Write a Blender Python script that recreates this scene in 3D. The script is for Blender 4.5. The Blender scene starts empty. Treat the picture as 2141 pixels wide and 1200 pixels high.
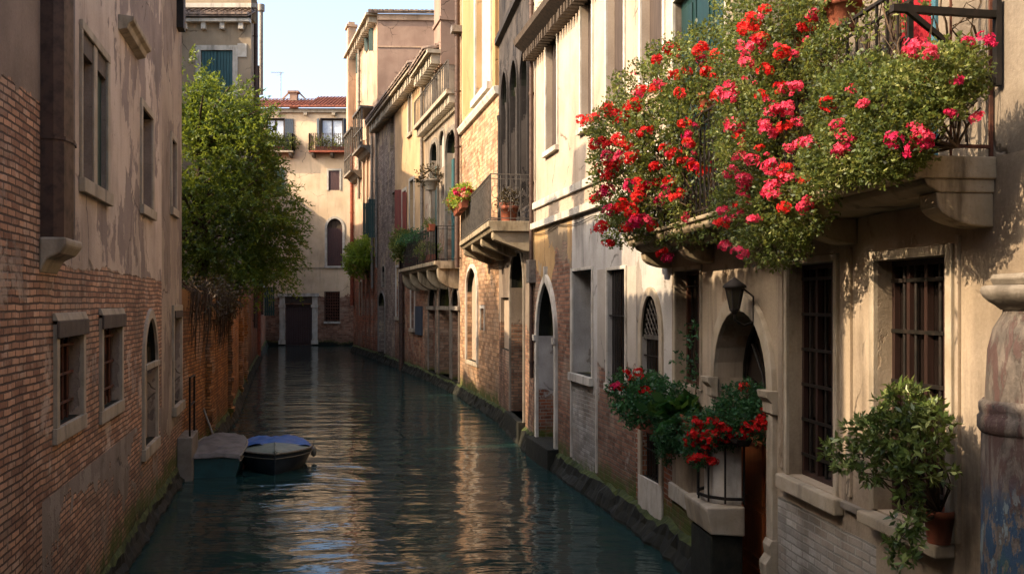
import bpy, bmesh, math, random
import numpy as np
from mathutils import Vector, Matrix, noise as mnoise
rnd = random.Random(11)
nrs = np.random.RandomState(5)
SC = bpy.context.scene
COL = SC.collection
R = math.radians
# ------------------------------------------------------------------ camera, sky, sun
CX, HY, FOC, EYE = 1070.5, 632.0, 2000.0, 3.2      # optics: centre column, horizon row, focal length (px of a 2141 px wide frame), eye height above the water
cam = bpy.data.objects.new('camera', bpy.data.cameras.new('camera'))
COL.objects.link(cam)
cam.location = (0, 0, EYE)
cam.rotation_euler = (R(90), 0, 0)
cam.data.sensor_width = 36
cam.data.lens = 36 * FOC / 2141
cam.data.shift_y = (HY - 600) / 2141
cam.data.clip_start = .05
cam.data.clip_end = 2000
SC.camera = cam
SUN_EL, SUN_AZ = R(36), math.atan2(-.93, -.37)      # azimuth from +Y towards +X
world = bpy.data.worlds.new('World')
SC.world = world
world.use_nodes = True
wt = world.node_tree
bg = wt.nodes['Background']
sky = wt.nodes.new('ShaderNodeTexSky')
sky.sky_type = 'NISHITA'
sky.sun_disc = False
sky.sun_elevation = SUN_EL
sky.sun_rotation = SUN_AZ
sky.air_density = 1.0
sky.dust_density = 4.5
sky.ozone_density = 1.0
wt.links.new(sky.outputs[0], bg.inputs[0])
bg.inputs[1].default_value = .15
sl = bpy.data.lights.new('sun', 'SUN')
sl.energy = 2.7
sl.angle = R(.5)
sl.color = (1, .79, .56)
sun = bpy.data.objects.new('sun', sl)
COL.objects.link(sun)
sd = Vector((math.sin(SUN_AZ) * math.cos(SUN_EL), math.cos(SUN_AZ) * math.cos(SUN_EL), math.sin(SUN_EL)))
sun.rotation_euler = sd.to_track_quat('Z', 'Y').to_euler()
SC.view_settings.view_transform = 'Standard'
SC.view_settings.look = 'None'
SC.view_settings.exposure = 1.82
SC.view_settings.gamma = 1

# ------------------------------------------------------------------ helpers: meshes
def ray(px, py, d):
    return Vector(((px - CX) * d / FOC, d, EYE + (HY - py) * d / FOC))

def hx(s):
    c = [int(s[i:i + 2], 16) / 255 for i in (0, 2, 4)]
    return tuple(x / 12.92 if x <= .04045 else ((x + .055) / 1.055) ** 2.4 for x in c)

class MB:
    """collects faces; build() links them as one mesh object"""
    def __init__(s):
        s.v, s.f, s.uv, s.m, s.sm = [], [], [], [], []
    def face(s, pts, uv=None, mi=0):
        i = len(s.v)
        s.v += [tuple(p) for p in pts]
        s.f.append(tuple(range(i, i + len(pts))))
        if uv is None:
            n = Vector((0, 0, 0))
            P = [Vector(p) for p in pts]
            for k in range(1, len(P) - 1):
                n += (P[k] - P[0]).cross(P[k + 1] - P[0])
            if n.length < 1e-12:
                n = Vector((0, 0, 1))
            n.normalize()
            if abs(n.z) > .7:
                uv = [(p.x, p.y) for p in P]
            else:
                t = Vector((-n.y, n.x, 0)).normalized()
                uv = [(p.dot(t), p.z) for p in P]
        s.uv += uv
        s.m.append(mi)
        s.sm.append(False)
    def grid(s, rows, closed=False, mi=0, smooth=True, caps=False):
        """rows: list of equally long lists of points; shared vertices"""
        b = len(s.v)
        n = len(rows[0])
        for r in rows:
            s.v += [tuple(p) for p in r]
        for j in range(len(rows) - 1):
            for k in range(n if closed else n - 1):
                k2 = (k + 1) % n
                q = (b + j * n + k, b + j * n + k2, b + (j + 1) * n + k2, b + (j + 1) * n + k)
                s.f.append(q)
                s.uv += [(s.v[i][0] + s.v[i][1], s.v[i][2]) for i in q]
                s.m.append(mi)
                s.sm.append(smooth)
        if caps:
            for r in (rows[0][::-1], rows[-1]):
                s.face(r, mi=mi)
    def hexa(s, c, mi=0):
        """c: 8 corners, bottom ring then top ring"""
        for q in ((3, 2, 1, 0), (4, 5, 6, 7), (0, 1, 5, 4), (1, 2, 6, 5), (2, 3, 7, 6), (3, 0, 4, 7)):
            s.face([c[i] for i in q], mi=mi)
    def box(s, x0, x1, y0, y1, z0, z1, mi=0):
        s.hexa([(x0, y0, z0), (x1, y0, z0), (x1, y1, z0), (x0, y1, z0), (x0, y0, z1), (x1, y0, z1), (x1, y1, z1), (x0, y1, z1)], mi)
    def bar(s, a, b, w, h=None, mi=0):
        """a square bar from a to b"""
        a, b = Vector(a), Vector(b)
        h = h or w
        d = (b - a).normalized()
        up = Vector((0, 0, 1)) if abs(d.z) < .95 else Vector((1, 0, 0))
        x = d.cross(up).normalized() * w / 2
        y = d.cross(x).normalized() * h / 2
        s.hexa([a - x - y, a + x - y, a + x + y, a - x + y, b - x - y, b + x - y, b + x + y, b - x + y], mi)
    def tube(s, pts, r, seg=8, caps=True, mi=0):
        pts = [Vector(p) for p in pts]
        rr = r if isinstance(r, (list, tuple)) else [r] * len(pts)
        rows = []
        for i, p in enumerate(pts):
            d = (pts[min(i + 1, len(pts) - 1)] - pts[max(i - 1, 0)]).normalized()
            up = Vector((0, 0, 1)) if abs(d.z) < .9 else Vector((1, 0, 0))
            x = d.cross(up).normalized()
            y = d.cross(x).normalized()
            rows.append([p + (x * math.cos(a) + y * math.sin(a)) * rr[i] for a in (2 * math.pi * k / seg for k in range(seg))])
        s.grid(rows, closed=True, mi=mi, caps=caps)
    def lathe(s, c, prof, seg=20, mi=0, caps=True, a0=0):
        rows = [[(c[0] + r * math.cos(a0 + 2 * math.pi * k / seg), c[1] + r * math.sin(a0 + 2 * math.pi * k / seg), c[2] + z) for k in range(seg)] for r, z in prof]
        s.grid(rows, closed=True, mi=mi, caps=caps)
    def build(s, name, mats, parent=None, bevel=0, weld=False, smooth=None):
        me = bpy.data.meshes.new(name)
        me.from_pydata(s.v, [], s.f)
        for m in (mats if isinstance(mats, (list, tuple)) else [mats]):
            me.materials.append(m)
        me.polygons.foreach_set('material_index', s.m)
        me.polygons.foreach_set('use_smooth', s.sm)
        ul = me.uv_layers.new(name='UVMap')
        ul.data.foreach_set('uv', np.array(s.uv, dtype=np.float32).ravel())
        o = bpy.data.objects.new(name, me)
        COL.objects.link(o)
        loc = Vector((0, 0, 0))
        if parent is not None:
            loc = world_loc(parent)
            o.parent = parent
        if loc.length > 0:
            me.transform(Matrix.Translation(-loc))
        if weld or bevel:
            bm = bmesh.new()
            bm.from_mesh(me)
            bmesh.ops.remove_doubles(bm, verts=bm.verts, dist=1e-4)
            bm.to_mesh(me)
            bm.free()
        if bevel:
            md = o.modifiers.new('edge', 'BEVEL')
            md.width = bevel
            md.segments = 2
            md.limit_method = 'ANGLE'
            md.angle_limit = R(35)
        me.update()
        return o

def world_loc(o):
    l = Vector((0, 0, 0))
    while o is not None:
        l += o.location
        o = o.parent
    return l

def tag(o, label, cat, group=None, kind=None):
    if label:
        o['label'] = label
    if cat:
        o['category'] = cat
    if group:
        o['group'] = group
    if kind:
        o['kind'] = kind
    return o

def thing(name, label, cat, loc=(0, 0, 0), group=None):
    o = bpy.data.objects.new(name, None)
    COL.objects.link(o)
    o.location = loc
    o.empty_display_size = .2
    return tag(o, label, cat, group)

class Fac:
    """a facade line a->b in plan (as seen, from its end on the picture's left); u runs along it, o stands out of it"""
    def __init__(s, a, b):
        s.a = Vector(a)
        s.b = Vector(b)
        s.t = (s.b - s.a).normalized()
        s.n = Vector((s.t.y, -s.t.x))
        s.L = (s.b - s.a).length
    def P(s, u, z, o=0):
        return Vector((s.a.x + s.t.x * u + s.n.x * o, s.a.y + s.t.y * u + s.n.y * o, z))
    def u(s, px, o=0):
        k = (px - CX) / FOC
        p = s.a + s.n * o
        return (k * p.y - p.x) / (s.t.x - k * s.t.y)
    def d(s, px, o=0):
        return (s.a + s.n * o).y + s.t.y * s.u(px, o)
    def z(s, px, py, o=0):
        return EYE + (HY - py) * s.d(px, o) / FOC
    def box(s, mb, u0, u1, z0, z1, o0, o1, mi=0):
        P = s.P
        mb.hexa([P(u0, z0, o1), P(u1, z0, o1), P(u1, z0, o0), P(u0, z0, o0), P(u0, z1, o1), P(u1, z1, o1), P(u1, z1, o0), P(u0, z1, o0)], mi)
    def prism(s, mb, prof, u0, u1, mi=0):
        """prof: list of (o, z) profile points, swept from u0 to u1"""
        n = len(prof)
        for k in range(n):
            (oa, za), (ob, zb) = prof[k], prof[(k + 1) % n]
            mb.face([s.P(u0, za, oa), s.P(u1, za, oa), s.P(u1, zb, ob), s.P(u0, zb, ob)], mi=mi)
        mb.face([s.P(u0, z, o) for o, z in prof], mi=mi)
        mb.face([s.P(u1, z, o) for o, z in prof[::-1]], mi=mi)

def cross_fac(px, d):
    """plan point seen in column px at depth d"""
    return ((px - CX) * d / FOC, d)

class Op:
    """an opening in a facade: ua..ub, zb..zt, arch None / 'round' / 'pointed', spring height zs, depth of the reveal"""
    def __init__(s, ua, ub, zb, zt, arch=None, zs=None, dep=.2):
        s.ua, s.ub, s.zb, s.zt, s.arch, s.dep = ua, ub, zb, zt, arch, dep
        s.zs = zt if arch is None else (zs if zs is not None else zt - (ub - ua) / 2)
    def arc(s, grow=0, n=7):
        """arch points from the spring at ua to the spring at ub"""
        ua, ub = s.ua - grow, s.ub + grow
        w, c = (ub - ua) / 2, (ua + ub) / 2
        r = s.zt - s.zs + grow * (1.25 if s.arch == 'pointed' else 1)
        out = []
        if s.arch == 'round':
            for k in range(2 * n + 1):
                a = math.pi - math.pi * k / (2 * n)
                out.append((c + w * math.cos(a), s.zs + r * math.sin(a)))
        else:
            Rr = (w * w + r * r) / (2 * w)
            am = math.atan2(r, Rr - w) if Rr > w else math.pi / 2
            if Rr < w:
                am = math.pi - math.asin(min(1, r / Rr))
            half = [(-(w) + Rr - Rr * math.cos(am * k / n), Rr * math.sin(am * k / n)) for k in range(n + 1)]
            out = [(c + x, s.zs + z) for x, z in half] + [(c - x, s.zs + z) for x, z in half[-2::-1]]
        return out
    def outline(s, grow=0, foot=True):
        g = grow
        zb = s.zb - (g if not foot else 0)
        if s.arch is None:
            return [(s.ua - g, zb), (s.ua - g, s.zt + g), (s.ub + g, s.zt + g), (s.ub + g, zb)]
        return [(s.ua - g, zb)] + s.arc(g) + [(s.ub + g, zb)]

def op(F, pa, pb, yt, yb, ref=None, arch=None, ys=None, dep=.2):
    ref = pa if ref is None else ref
    return Op(F.u(pa), F.u(pb), F.z(ref, yb), F.z(ref, yt), arch, None if ys is None else F.z(ref, ys), dep)

def wall(mb, F, u0, u1, z0, z1, ops=(), zone=None, o=0, reveal=None, cuts_u=(), cuts_z=()):
    """a wall face with real openings and their reveals; zone(u, z) gives the material slot, reveal the slot of the reveals"""
    zone = zone or (lambda u, z: 0)
    us = sorted({round(x, 5) for x in [u0, u1, *cuts_u] + [q for p in ops for q in (p.ua, p.ub)] if u0 - 1e-6 <= x <= u1 + 1e-6})
    zs = sorted({round(x, 5) for x in [z0, z1, *cuts_z] + [q for p in ops for q in (p.zb, p.zt)] if z0 - 1e-6 <= x <= z1 + 1e-6})
    P = F.P
    def quad(a, b, c, d, mi):
        mb.face([P(u, z, o) for u, z in (a, b, c, d)], uv=[a, b, c, d], mi=mi)
    for i in range(len(us) - 1):
        for j in range(len(zs) - 1):
            uc, zc = (us[i] + us[i + 1]) / 2, (zs[j] + zs[j + 1]) / 2
            if any(p.ua < uc < p.ub and p.zb < zc < p.zt for p in ops):
                continue
            quad((us[i], zs[j]), (us[i + 1], zs[j]), (us[i + 1], zs[j + 1]), (us[i], zs[j + 1]), zone(uc, zc))
    for p in ops:
        mi = zone((p.ua + p.ub) / 2, p.zt + .05)
        if p.arch:
            A = p.arc()
            h = len(A) // 2
            for k in range(len(A) - 1):
                cor = (p.ua, p.zt) if k < h else (p.ub, p.zt)
                t = [cor, A[k], A[k + 1]]
                mb.face([P(u, z, o) for u, z in t], uv=t, mi=mi)
        Ol = p.outline()
        ri = getattr(p, 'rev', mi if reveal is None else reveal)
        for k in range(len(Ol)):
            (ua, za), (ub, zb) = Ol[k], Ol[(k + 1) % len(Ol)]
            if abs(ua - ub) < 1e-6:
                uv = [(0, za), (p.dep, za), (p.dep, zb), (0, zb)]
            else:
                uv = [(ua, 0), (ua, p.dep), (ub, p.dep), (ub, 0)]
            mb.face([P(ua, za, o), P(ua, za, o - p.dep), P(ub, zb, o - p.dep), P(ub, zb, o)], uv=uv, mi=ri)

def band(mb, F, inner, outer, o0, o1, closed=False, mi=0):
    """a raised band between two outlines (frames, arch rings)"""
    n = len(inner)
    P = F.P
    for k in range(n if closed else n - 1):
        k2 = (k + 1) % n
        a, b, c, d = inner[k], inner[k2], outer[k2], outer[k]
        mb.face([P(*a, o1), P(*b, o1), P(*c, o1), P(*d, o1)], mi=mi)
        mb.face([P(*d, o1), P(*c, o1), P(*c, o0), P(*d, o0)], mi=mi)
        mb.face([P(*b, o1), P(*a, o1), P(*a, o0), P(*b, o0)], mi=mi)
    if not closed:
        for k in (0, n - 1):
            a, d = inner[k], outer[k]
            mb.face([P(*a, o1), P(*d, o1), P(*d, o0), P(*a, o0)], mi=mi)

def body(mb, F, u0, u1, z0, z1, depth, mi=0, front=False, o=0):
    """sides, back and top of a building block"""
    P = F.P
    a, b, c, d = [(u0, o), (u1, o), (u1, o - depth), (u0, o - depth)]
    for (ua, oa), (ub, ob) in ((b, c), (c, d), (d, a)) + (((a, b),) if front else ()):
        L = math.hypot(ub - ua, ob - oa)
        mb.face([P(ua, z0, oa), P(ub, z0, ob), P(ub, z1, ob), P(ua, z1, oa)], uv=[(0, z0), (L, z0), (L, z1), (0, z1)], mi=mi)
    mb.face([P(u, z1, oo) for u, oo in (a, b, c, d)], mi=mi)

def pane_poly(mb, F, p, o, mi=0, inset=0):
    pts = [(u, z) for u, z in p.outline(-inset)]
    mb.face([F.P(u, z, o) for u, z in pts], uv=pts, mi=mi)

def window(parent, F, p, pane, frame=None, sill=None, grille=None, lintel=None, sash=None, shutters=None, name='window', bev=0, pane_o=None):
    """one window: pane (the part) with frame, sill, lintel, grille, sash, shutters as sub-parts"""
    po = -p.dep + .004 if pane_o is None else pane_o
    mb = MB()
    pane_poly(mb, F, p, po)
    w = mb.build(name, pane, parent)
    if frame:
        fw, fo, fm = frame
        mb = MB()
        band(mb, F, p.outline(), p.outline(fw), 0, fo)
        mb.build('frame', fm, w, bevel=bev)
    if sill:
        sh, so, sm = sill
        fw = frame[0] if frame else .05
        mb = MB()
        F.box(mb, p.ua - fw - .03, p.ub + fw + .03, p.zb - sh, p.zb, 0, so)
        mb.build('sill', sm, w, bevel=bev)
    if lintel:
        lh, lo, lm, lw = lintel
        mb = MB()
        F.box(mb, p.ua - lw, p.ub + lw, p.zt, p.zt + lh, 0, lo)
        mb.build('lintel', lm, w, bevel=bev)
    if sash:
        sm, nv, nh, sw = sash
        mb = MB()
        o0, o1 = po + .003, po + .045
        F.box(mb, p.ua, p.ua + sw, p.zb, p.zs, o0, o1)
        F.box(mb, p.ub - sw, p.ub, p.zb, p.zs, o0, o1)
        F.box(mb, p.ua + sw, p.ub - sw, p.zb, p.zb + sw, o0, o1)
        F.box(mb, p.ua + sw, p.ub - sw, p.zs - sw, p.zs, o0, o1)
        for k in range(1, nv + 1):
            u = p.ua + (p.ub - p.ua) * k / (nv + 1)
            F.box(mb, u - sw / 2, u + sw / 2, p.zb + sw, p.zs - sw, o0, o1 + .004)
        for k in range(1, nh + 1):
            z = p.zb + (p.zs - p.zb) * k / (nh + 1)
            F.box(mb, p.ua + sw, p.ub - sw, z - sw / 2.5, z + sw / 2.5, o0, o1 - .006)
        mb.build('sash', sm, w)
    if grille:
        gm, nv, nh, gw, go = grille
        mb = MB()
        A = p.outline()
        def top(u):
            if not p.arch:
                return p.zt
            a = p.arc()
            for k in range(len(a) - 1):
                if a[k][0] <= u <= a[k + 1][0]:
                    f = (u - a[k][0]) / max(1e-6, a[k + 1][0] - a[k][0])
                    return a[k][1] + f * (a[k + 1][1] - a[k][1])
            return p.zs
        for k in range(1, nv + 1):
            u = p.ua + (p.ub - p.ua) * k / (nv + 1)
            mb.tube([F.P(u, p.zb, go), F.P(u, top(u), go)], gw / 2, 6)
        for k in range(1, nh + 1):
            z = p.zb + (p.zs - p.zb) * (k - .4) / nh
            F.box(mb, p.ua, p.ub, z - gw * .5, z + gw * .5, go + gw * .3, go + gw * .3 + .012)
        mb.build('grille', gm, w)
    if shutters:
        for (ua, ub, za, zb, o0, o1, m) in shutters:
            shutter(w, F, ua, ub, za, zb, o0, o1, m)
    return w

def shutter(parent, F, ua, ub, za, zb, o0, o1, m, battens=True):
    """a plank shutter, hinged: its two vertical edges may stand out by o0 and o1"""
    mb = MB()
    th = .03
    n = max(2, int(math.hypot(ub - ua, o1 - o0) / .13))
    for k in range(n):
        fa, fb = k / n + .012, (k + 1) / n - .012
        a, b = (ua + (ub - ua) * fa, o0 + (o1 - o0) * fa), (ua + (ub - ua) * fb, o0 + (o1 - o0) * fb)
        dz = rnd.uniform(-.008, .008)
        L = math.hypot(ub - ua, o1 - o0)
        nu, no = (o1 - o0) / L * th, -(ub - ua) / L * th
        q = [(a[0], a[1]), (b[0], b[1]), (b[0] - nu, b[1] - no), (a[0] - nu, a[1] - no)]
        mb.hexa([F.P(u, za + dz, o) for u, o in q] + [F.P(u, zb + dz, o) for u, o in q])
    if battens:
        L = math.hypot(ub - ua, o1 - o0)
        nu, no = -(o1 - o0) / L * .014, (ub - ua) / L * .014
        q = [(ua, o0), (ub, o1), (ub + nu, o1 + no), (ua + nu, o0 + no)]
        for z in (za + (zb - za) * .14, za + (zb - za) * .86):
            mb.hexa([F.P(u, z - .045, o) for u, o in q] + [F.P(u, z + .045, o) for u, o in q])
    return mb.build('shutter', m, parent)

def tiles(mb, F, u0, u1, z, o_front, run, pitch, w=.2, ln=.36):
    """barrel tiles laid in courses from an eave up a slope that rises away from the canal"""
    ncol = int((u1 - u0) / w)
    nrow = int(run / math.cos(pitch) / ln) + 1
    cp, sp = math.cos(pitch), math.sin(pitch)
    for i in range(ncol):
        uc = u0 + (i + .5) * (u1 - u0) / ncol
        for j in range(nrow):
            s0 = j * ln - rnd.uniform(0, .03)
            s1 = s0 + ln * 1.15
            rr0, rr1 = w * .5, w * .4
            du = rnd.uniform(-.012, .012)
            lift = rnd.uniform(0, .02)
            rows = []
            for s_, r_, l_ in ((s0, rr0, .03), (s1, rr1, 0)):
                rows.append([F.P(uc + du - r_ * math.cos(a), z + s_ * sp + l_ + lift + r_ * .75 * math.sin(a), o_front - s_ * cp) for a in (math.pi * k / 5 for k in range(6))])
            mb.grid(rows, smooth=True)
            # underside thickness at the eave
            if j == 0:
                mb.face(rows[0])
    # slab under the tiles
    a = [F.P(u0, z - .05, o_front - .03), F.P(u1, z - .05, o_front - .03), F.P(u1, z - .05 + run * sp / cp, o_front - run), F.P(u0, z - .05 + run * sp / cp, o_front - run)]
    mb.hexa(a + [p + Vector((0, 0, .06)) for p in a])

def dentils(mb, F, u0, u1, z0, z1, o1, w, gap):
    n = max(1, int((u1 - u0) / (w + gap)))
    for k in range(n):
        u = u0 + (k + .5) * (u1 - u0) / n
        F.box(mb, u - w / 2, u + w / 2, z0, z1, 0, o1 * rnd.uniform(.9, 1))

# ------------------------------------------------------------------ helpers: materials
class NT:
    def __init__(s, name):
        s.m = bpy.data.materials.new(name)
        s.m.use_nodes = True
        s.t = s.m.node_tree
        s.t.nodes.clear()
    def n(s, typ, ins=None, **props):
        nd = s.t.nodes.new(typ)
        for k, v in props.items():
            setattr(nd, k, v)
        for k, v in (ins or {}).items():
            s.set(nd.inputs[k], v)
        return nd
    def set(s, inp, v):
        if isinstance(v, bpy.types.NodeSocket):
            s.t.links.new(v, inp)
        elif isinstance(v, (tuple, list)) and len(v) == 3 and inp.type == 'RGBA':
            inp.default_value = (*v, 1)
        else:
            inp.default_value = v
    def math(s, o, a, b=0.0, clamp=False):
        return s.n('ShaderNodeMath', {0: a, 1: b}, operation=o, use_clamp=clamp).outputs[0]
    def mix(s, f, a, b, blend='MIX'):
        return s.n('ShaderNodeMix', {0: f, 6: a, 7: b}, data_type='RGBA', blend_type=blend).outputs[2]
    def fmix(s, f, a, b):
        return s.n('ShaderNodeMix', {0: f, 2: a, 3: b}, data_type='FLOAT').outputs[0]
    def noise(s, vec, scale, detail=4, rough=.55, dist=0.0):
        return s.n('ShaderNodeTexNoise', {'Vector': vec, 'Scale': scale, 'Detail': detail, 'Roughness': rough, 'Distortion': dist}).outputs[0]
    def smooth(s, x, a, b, c=0.0, d=1.0):
        return s.n('ShaderNodeMapRange', {0: x, 1: a, 2: b, 3: c, 4: d}, interpolation_type='SMOOTHSTEP').outputs[0]
    def vmul(s, v, k):
        return s.n('ShaderNodeVectorMath', {0: v, 1: k}, operation='MULTIPLY').outputs[0]
    def vadd(s, v, k):
        return s.n('ShaderNodeVectorMath', {0: v, 1: k}, operation='ADD').outputs[0]
    def uv(s):
        return s.n('ShaderNodeUVMap', uv_map='UVMap').outputs[0]
    def obj(s):
        return s.n('ShaderNodeTexCoord').outputs['Object']
    def bump(s, h, strength=.6, dist=.02):
        return s.n('ShaderNodeBump', {'Strength': strength, 'Distance': dist, 'Height': h}).outputs[0]
    def out(s, col, rough=.8, normal=None, spec=.3, metal=0.0, trans=None, **extra):
        b = s.n('ShaderNodeBsdfPrincipled', {'Base Color': col, 'Roughness': rough, 'Metallic': metal, 'Specular IOR Level': spec})
        for k, v in extra.items():
            s.set(b.inputs[k.replace('_', ' ')], v)
        if normal is not None:
            s.set(b.inputs['Normal'], normal)
        sh = b.outputs[0]
        if trans is not None:
            tcol, tf = trans
            tr = s.n('ShaderNodeBsdfTranslucent', {'Color': tcol})
            if normal is not None:
                s.set(tr.inputs['Normal'], normal)
            sh = s.n('ShaderNodeMixShader', {0: tf, 1: sh, 2: tr.outputs[0]}).outputs[0]
        o = s.n('ShaderNodeOutputMaterial', {'Surface': sh})
        return s.m

def wall_mat(name, top, under, brick, mortar, zc=2.0, amp=1.6, soft=1.0, cover=.6, stain=.5, moss=.5, seed=0.0, upmost=None, row=.07, bw=.24, rough_bump=.7, spots=0.0, stainc='3a3028', salt='a08e7a', remn=0.0):
    """weathered wall in metres of (along, height): brick laid bare below zc and in patches, an undercoat, a top coat over part of it, rain stains, damp and algae by the water"""
    T = NT(name)
    uv = T.vadd(T.uv(), (seed * 3.7, 0, seed))
    v = T.n('ShaderNodeSeparateXYZ', {0: uv}).outputs[1]
    big = T.noise(uv, .55, 7, .62)
    wob = T.noise(uv, 7, 2)
    fine = T.noise(uv, 38, 5, .65)
    med = T.noise(uv, 5.5, 5, .6)
    h0 = T.math('ADD', T.math('MULTIPLY', T.math('SUBTRACT', v, zc), 1 / soft), T.math('MULTIPLY', T.math('SUBTRACT', big, .5), amp * 2))
    h0 = T.math('ADD', h0, T.math('MULTIPLY', T.math('SUBTRACT', med, .5), .35))
    m = T.smooth(h0, -.03, .03)
    if remn:
        rm = T.noise(T.vmul(T.vadd(uv, (6, 2, 0)), (1, .75, 1)), .8, 9, .64)
        rm = T.math('ADD', rm, T.math('MULTIPLY', T.math('SUBTRACT', med, .5), .12))
        m = T.math('MAXIMUM', m, T.math('MULTIPLY', T.smooth(rm, .555, .60), remn))
    # brick
    du = T.n('ShaderNodeCombineXYZ', {0: T.math('MULTIPLY', T.math('SUBTRACT', wob, .5), .03), 1: T.math('ADD', T.math('MULTIPLY', T.math('SUBTRACT', T.noise(uv, 1.6, 3), .5), .045), T.math('MULTIPLY', T.math('SUBTRACT', T.noise(uv, 13, 2), .5), .007))}).outputs[0]
    bt = T.n('ShaderNodeTexBrick', {'Vector': T.vadd(uv, du), 'Color1': (0, 0, 0), 'Color2': (1, 1, 1), 'Mortar': (.5, .5, .5), 'Scale': 1.0, 'Mortar Size': .010, 'Mortar Smooth': .35, 'Bias': 0.0, 'Brick Width': bw, 'Row Height': row})
    rndb = T.n('ShaderNodeSeparateColor', {0: bt.outputs[0]}).outputs[0]
    b1, b2, b3 = [hx(c) for c in brick]
    bc = T.mix(T.smooth(rndb, .0, 1.0), T.vmul(b1, (1.18, 1.18, 1.18)) if False else tuple(x * 1.2 for x in b1), tuple(x * .78 for x in b2))
    bc = T.mix(T.smooth(med, .5, .72), bc, b3)
    bc = T.mix(T.math('MULTIPLY', T.smooth(fine, .35, .75), .35), bc, hx('2c1d17'))
    eff = T.smooth(T.noise(T.vadd(uv, (9, 4, 0)), 1.1, 7, .68), .48, .62)
    bc = T.mix(T.math('MULTIPLY', eff, .5), bc, hx(salt))
    bc = T.mix(T.math('MULTIPLY', T.smooth(T.noise(T.vadd(uv, (2, 9, 0)), .7, 6, .65), .5, .66), .38), bc, hx('3b2a20'))
    mort = T.mix(T.math('MAXIMUM', med, eff), tuple(x * .7 for x in hx(mortar)), hx(mortar))
    bcol = T.mix(bt.outputs[1], bc, mort)
    # plaster coats
    ua, ub = [hx(c) for c in under]
    uc = T.mix(T.smooth(T.noise(T.vadd(uv, (3, 8, 0)), 1.6, 6, .62), .35, .65), ua, ub)
    ta, tb = [hx(c) for c in top]
    tc = T.mix(T.smooth(T.noise(T.vadd(uv, (5, 1, 0)), .9, 5, .6), .35, .65), ta, tb)
    cov = T.noise(T.n('ShaderNodeVectorMath', {0: T.vadd(uv, (1.3, 7.7, 0)), 1: (1.1, .55, 1)}, operation='MULTIPLY').outputs[0], .8, 9, .6)
    cm = T.smooth(T.math('ADD', cov, T.math('MULTIPLY', T.math('SUBTRACT', med, .5), .10)), .66 - cover * .3, .675 - cover * .3)
    pc = T.mix(cm, uc, tc)
    if upmost:
        pc = T.mix(T.smooth(T.math('ADD', v, big), upmost[0], upmost[0] + upmost[2]), pc, hx(upmost[1]))
    col = T.mix(m, bcol, pc)
    # rain stains: long in height
    st = T.noise(T.vmul(uv, (3.2, .28, 1)), 1.0, 7, .65)
    st2 = T.noise(T.vmul(uv, (.9, .5, 1)), 1.0, 6, .6)
    sm = T.math('MULTIPLY', T.math('ADD', T.smooth(st, .5, .72), T.math('MULTIPLY', T.smooth(st2, .46, .66), .9)), stain, clamp=True)
    col = T.mix(sm, col, T.mix(.72, col, hx(stainc)))
    col = T.mix(.35, col, T.mix(fine, hx('20180f'), (1, 1, 1)), 'SOFT_LIGHT')
    # hairline cracks
    vo = T.n('ShaderNodeTexVoronoi', {'Vector': T.vadd(uv, T.vmul(T.n('ShaderNodeTexNoise', {'Vector': uv, 'Scale': 2.2, 'Detail': 4}).outputs[1], (.5, .5, 0))), 'Scale': .55}, feature='DISTANCE_TO_EDGE').outputs[0]
    ck = T.math('MULTIPLY', T.smooth(vo, .0, .012, 1, 0), T.math('MULTIPLY', m, T.smooth(big, .48, .56)))
    col = T.mix(T.math('MULTIPLY', ck, .7), col, hx('2b231c'))
    # damp, algae and weed by the water
    mz = T.math('SUBTRACT', v if moss > 0 else T.math('ADD', v, 100.0), T.math('MULTIPLY', T.math('ADD', T.math('SUBTRACT', big, .5), T.math('MULTIPLY', T.math('SUBTRACT', med, .5), .5)), .9))
    moss = abs(moss)
    col = T.mix(T.math('MULTIPLY', T.smooth(mz, moss * 1.1, moss * 2.6, 1, 0), .45), col, T.mix(.7, col, hx('3b2f22')))
    col = T.mix(T.math('MULTIPLY', T.smooth(mz, moss * .6, moss * 1.15, 1, 0), T.smooth(med, .3, .6, .35, 1.0)), col, T.mix(fine, hx('2b3414'), hx('586026')))
    col = T.mix(T.smooth(mz, .12, .34, 1, 0), col, T.mix(fine, hx('0d0e0a'), hx('24251a')))
    hb = T.math('ADD', T.math('MULTIPLY', T.math('SUBTRACT', 1.0, bt.outputs[1]), .75), T.math('MULTIPLY', T.math('ADD', fine, med), .32))
    hp = T.math('ADD', T.math('ADD', 1.0, T.math('MULTIPLY', cm, .3)), T.math('ADD', T.math('MULTIPLY', fine, .22), T.math('MULTIPLY', med, .35)))
    hh = T.math('SUBTRACT', T.fmix(m, hb, hp), T.math('MULTIPLY', ck, .5))
    return T.out(col, T.fmix(m, .9, .85), T.bump(hh, rough_bump, .022), spec=.2)

def stone_mat(name, a, b, scale=4, stain=.4, bump=.5, stainc='3d352b', rough=.8):
    T = NT(name)
    p = T.obj()
    n1 = T.noise(p, scale, 6, .65)
    n2 = T.noise(T.vmul(p, (2.5, 2.5, .5)), 1.7, 5, .6)
    fine = T.noise(p, scale * 12, 4, .6)
    col = T.mix(T.smooth(n1, .3, .7), hx(a), hx(b))
    col = T.mix(T.math('MULTIPLY', T.smooth(n2, .48, .7), stain), col, hx(stainc))
    col = T.mix(T.math('MULTIPLY', T.smooth(fine, .55, .8), .3), col, hx(stainc))
    return T.out(col, rough, T.bump(T.math('ADD', T.math('MULTIPLY', fine, .5), n1), bump, .012), spec=.25)

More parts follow.
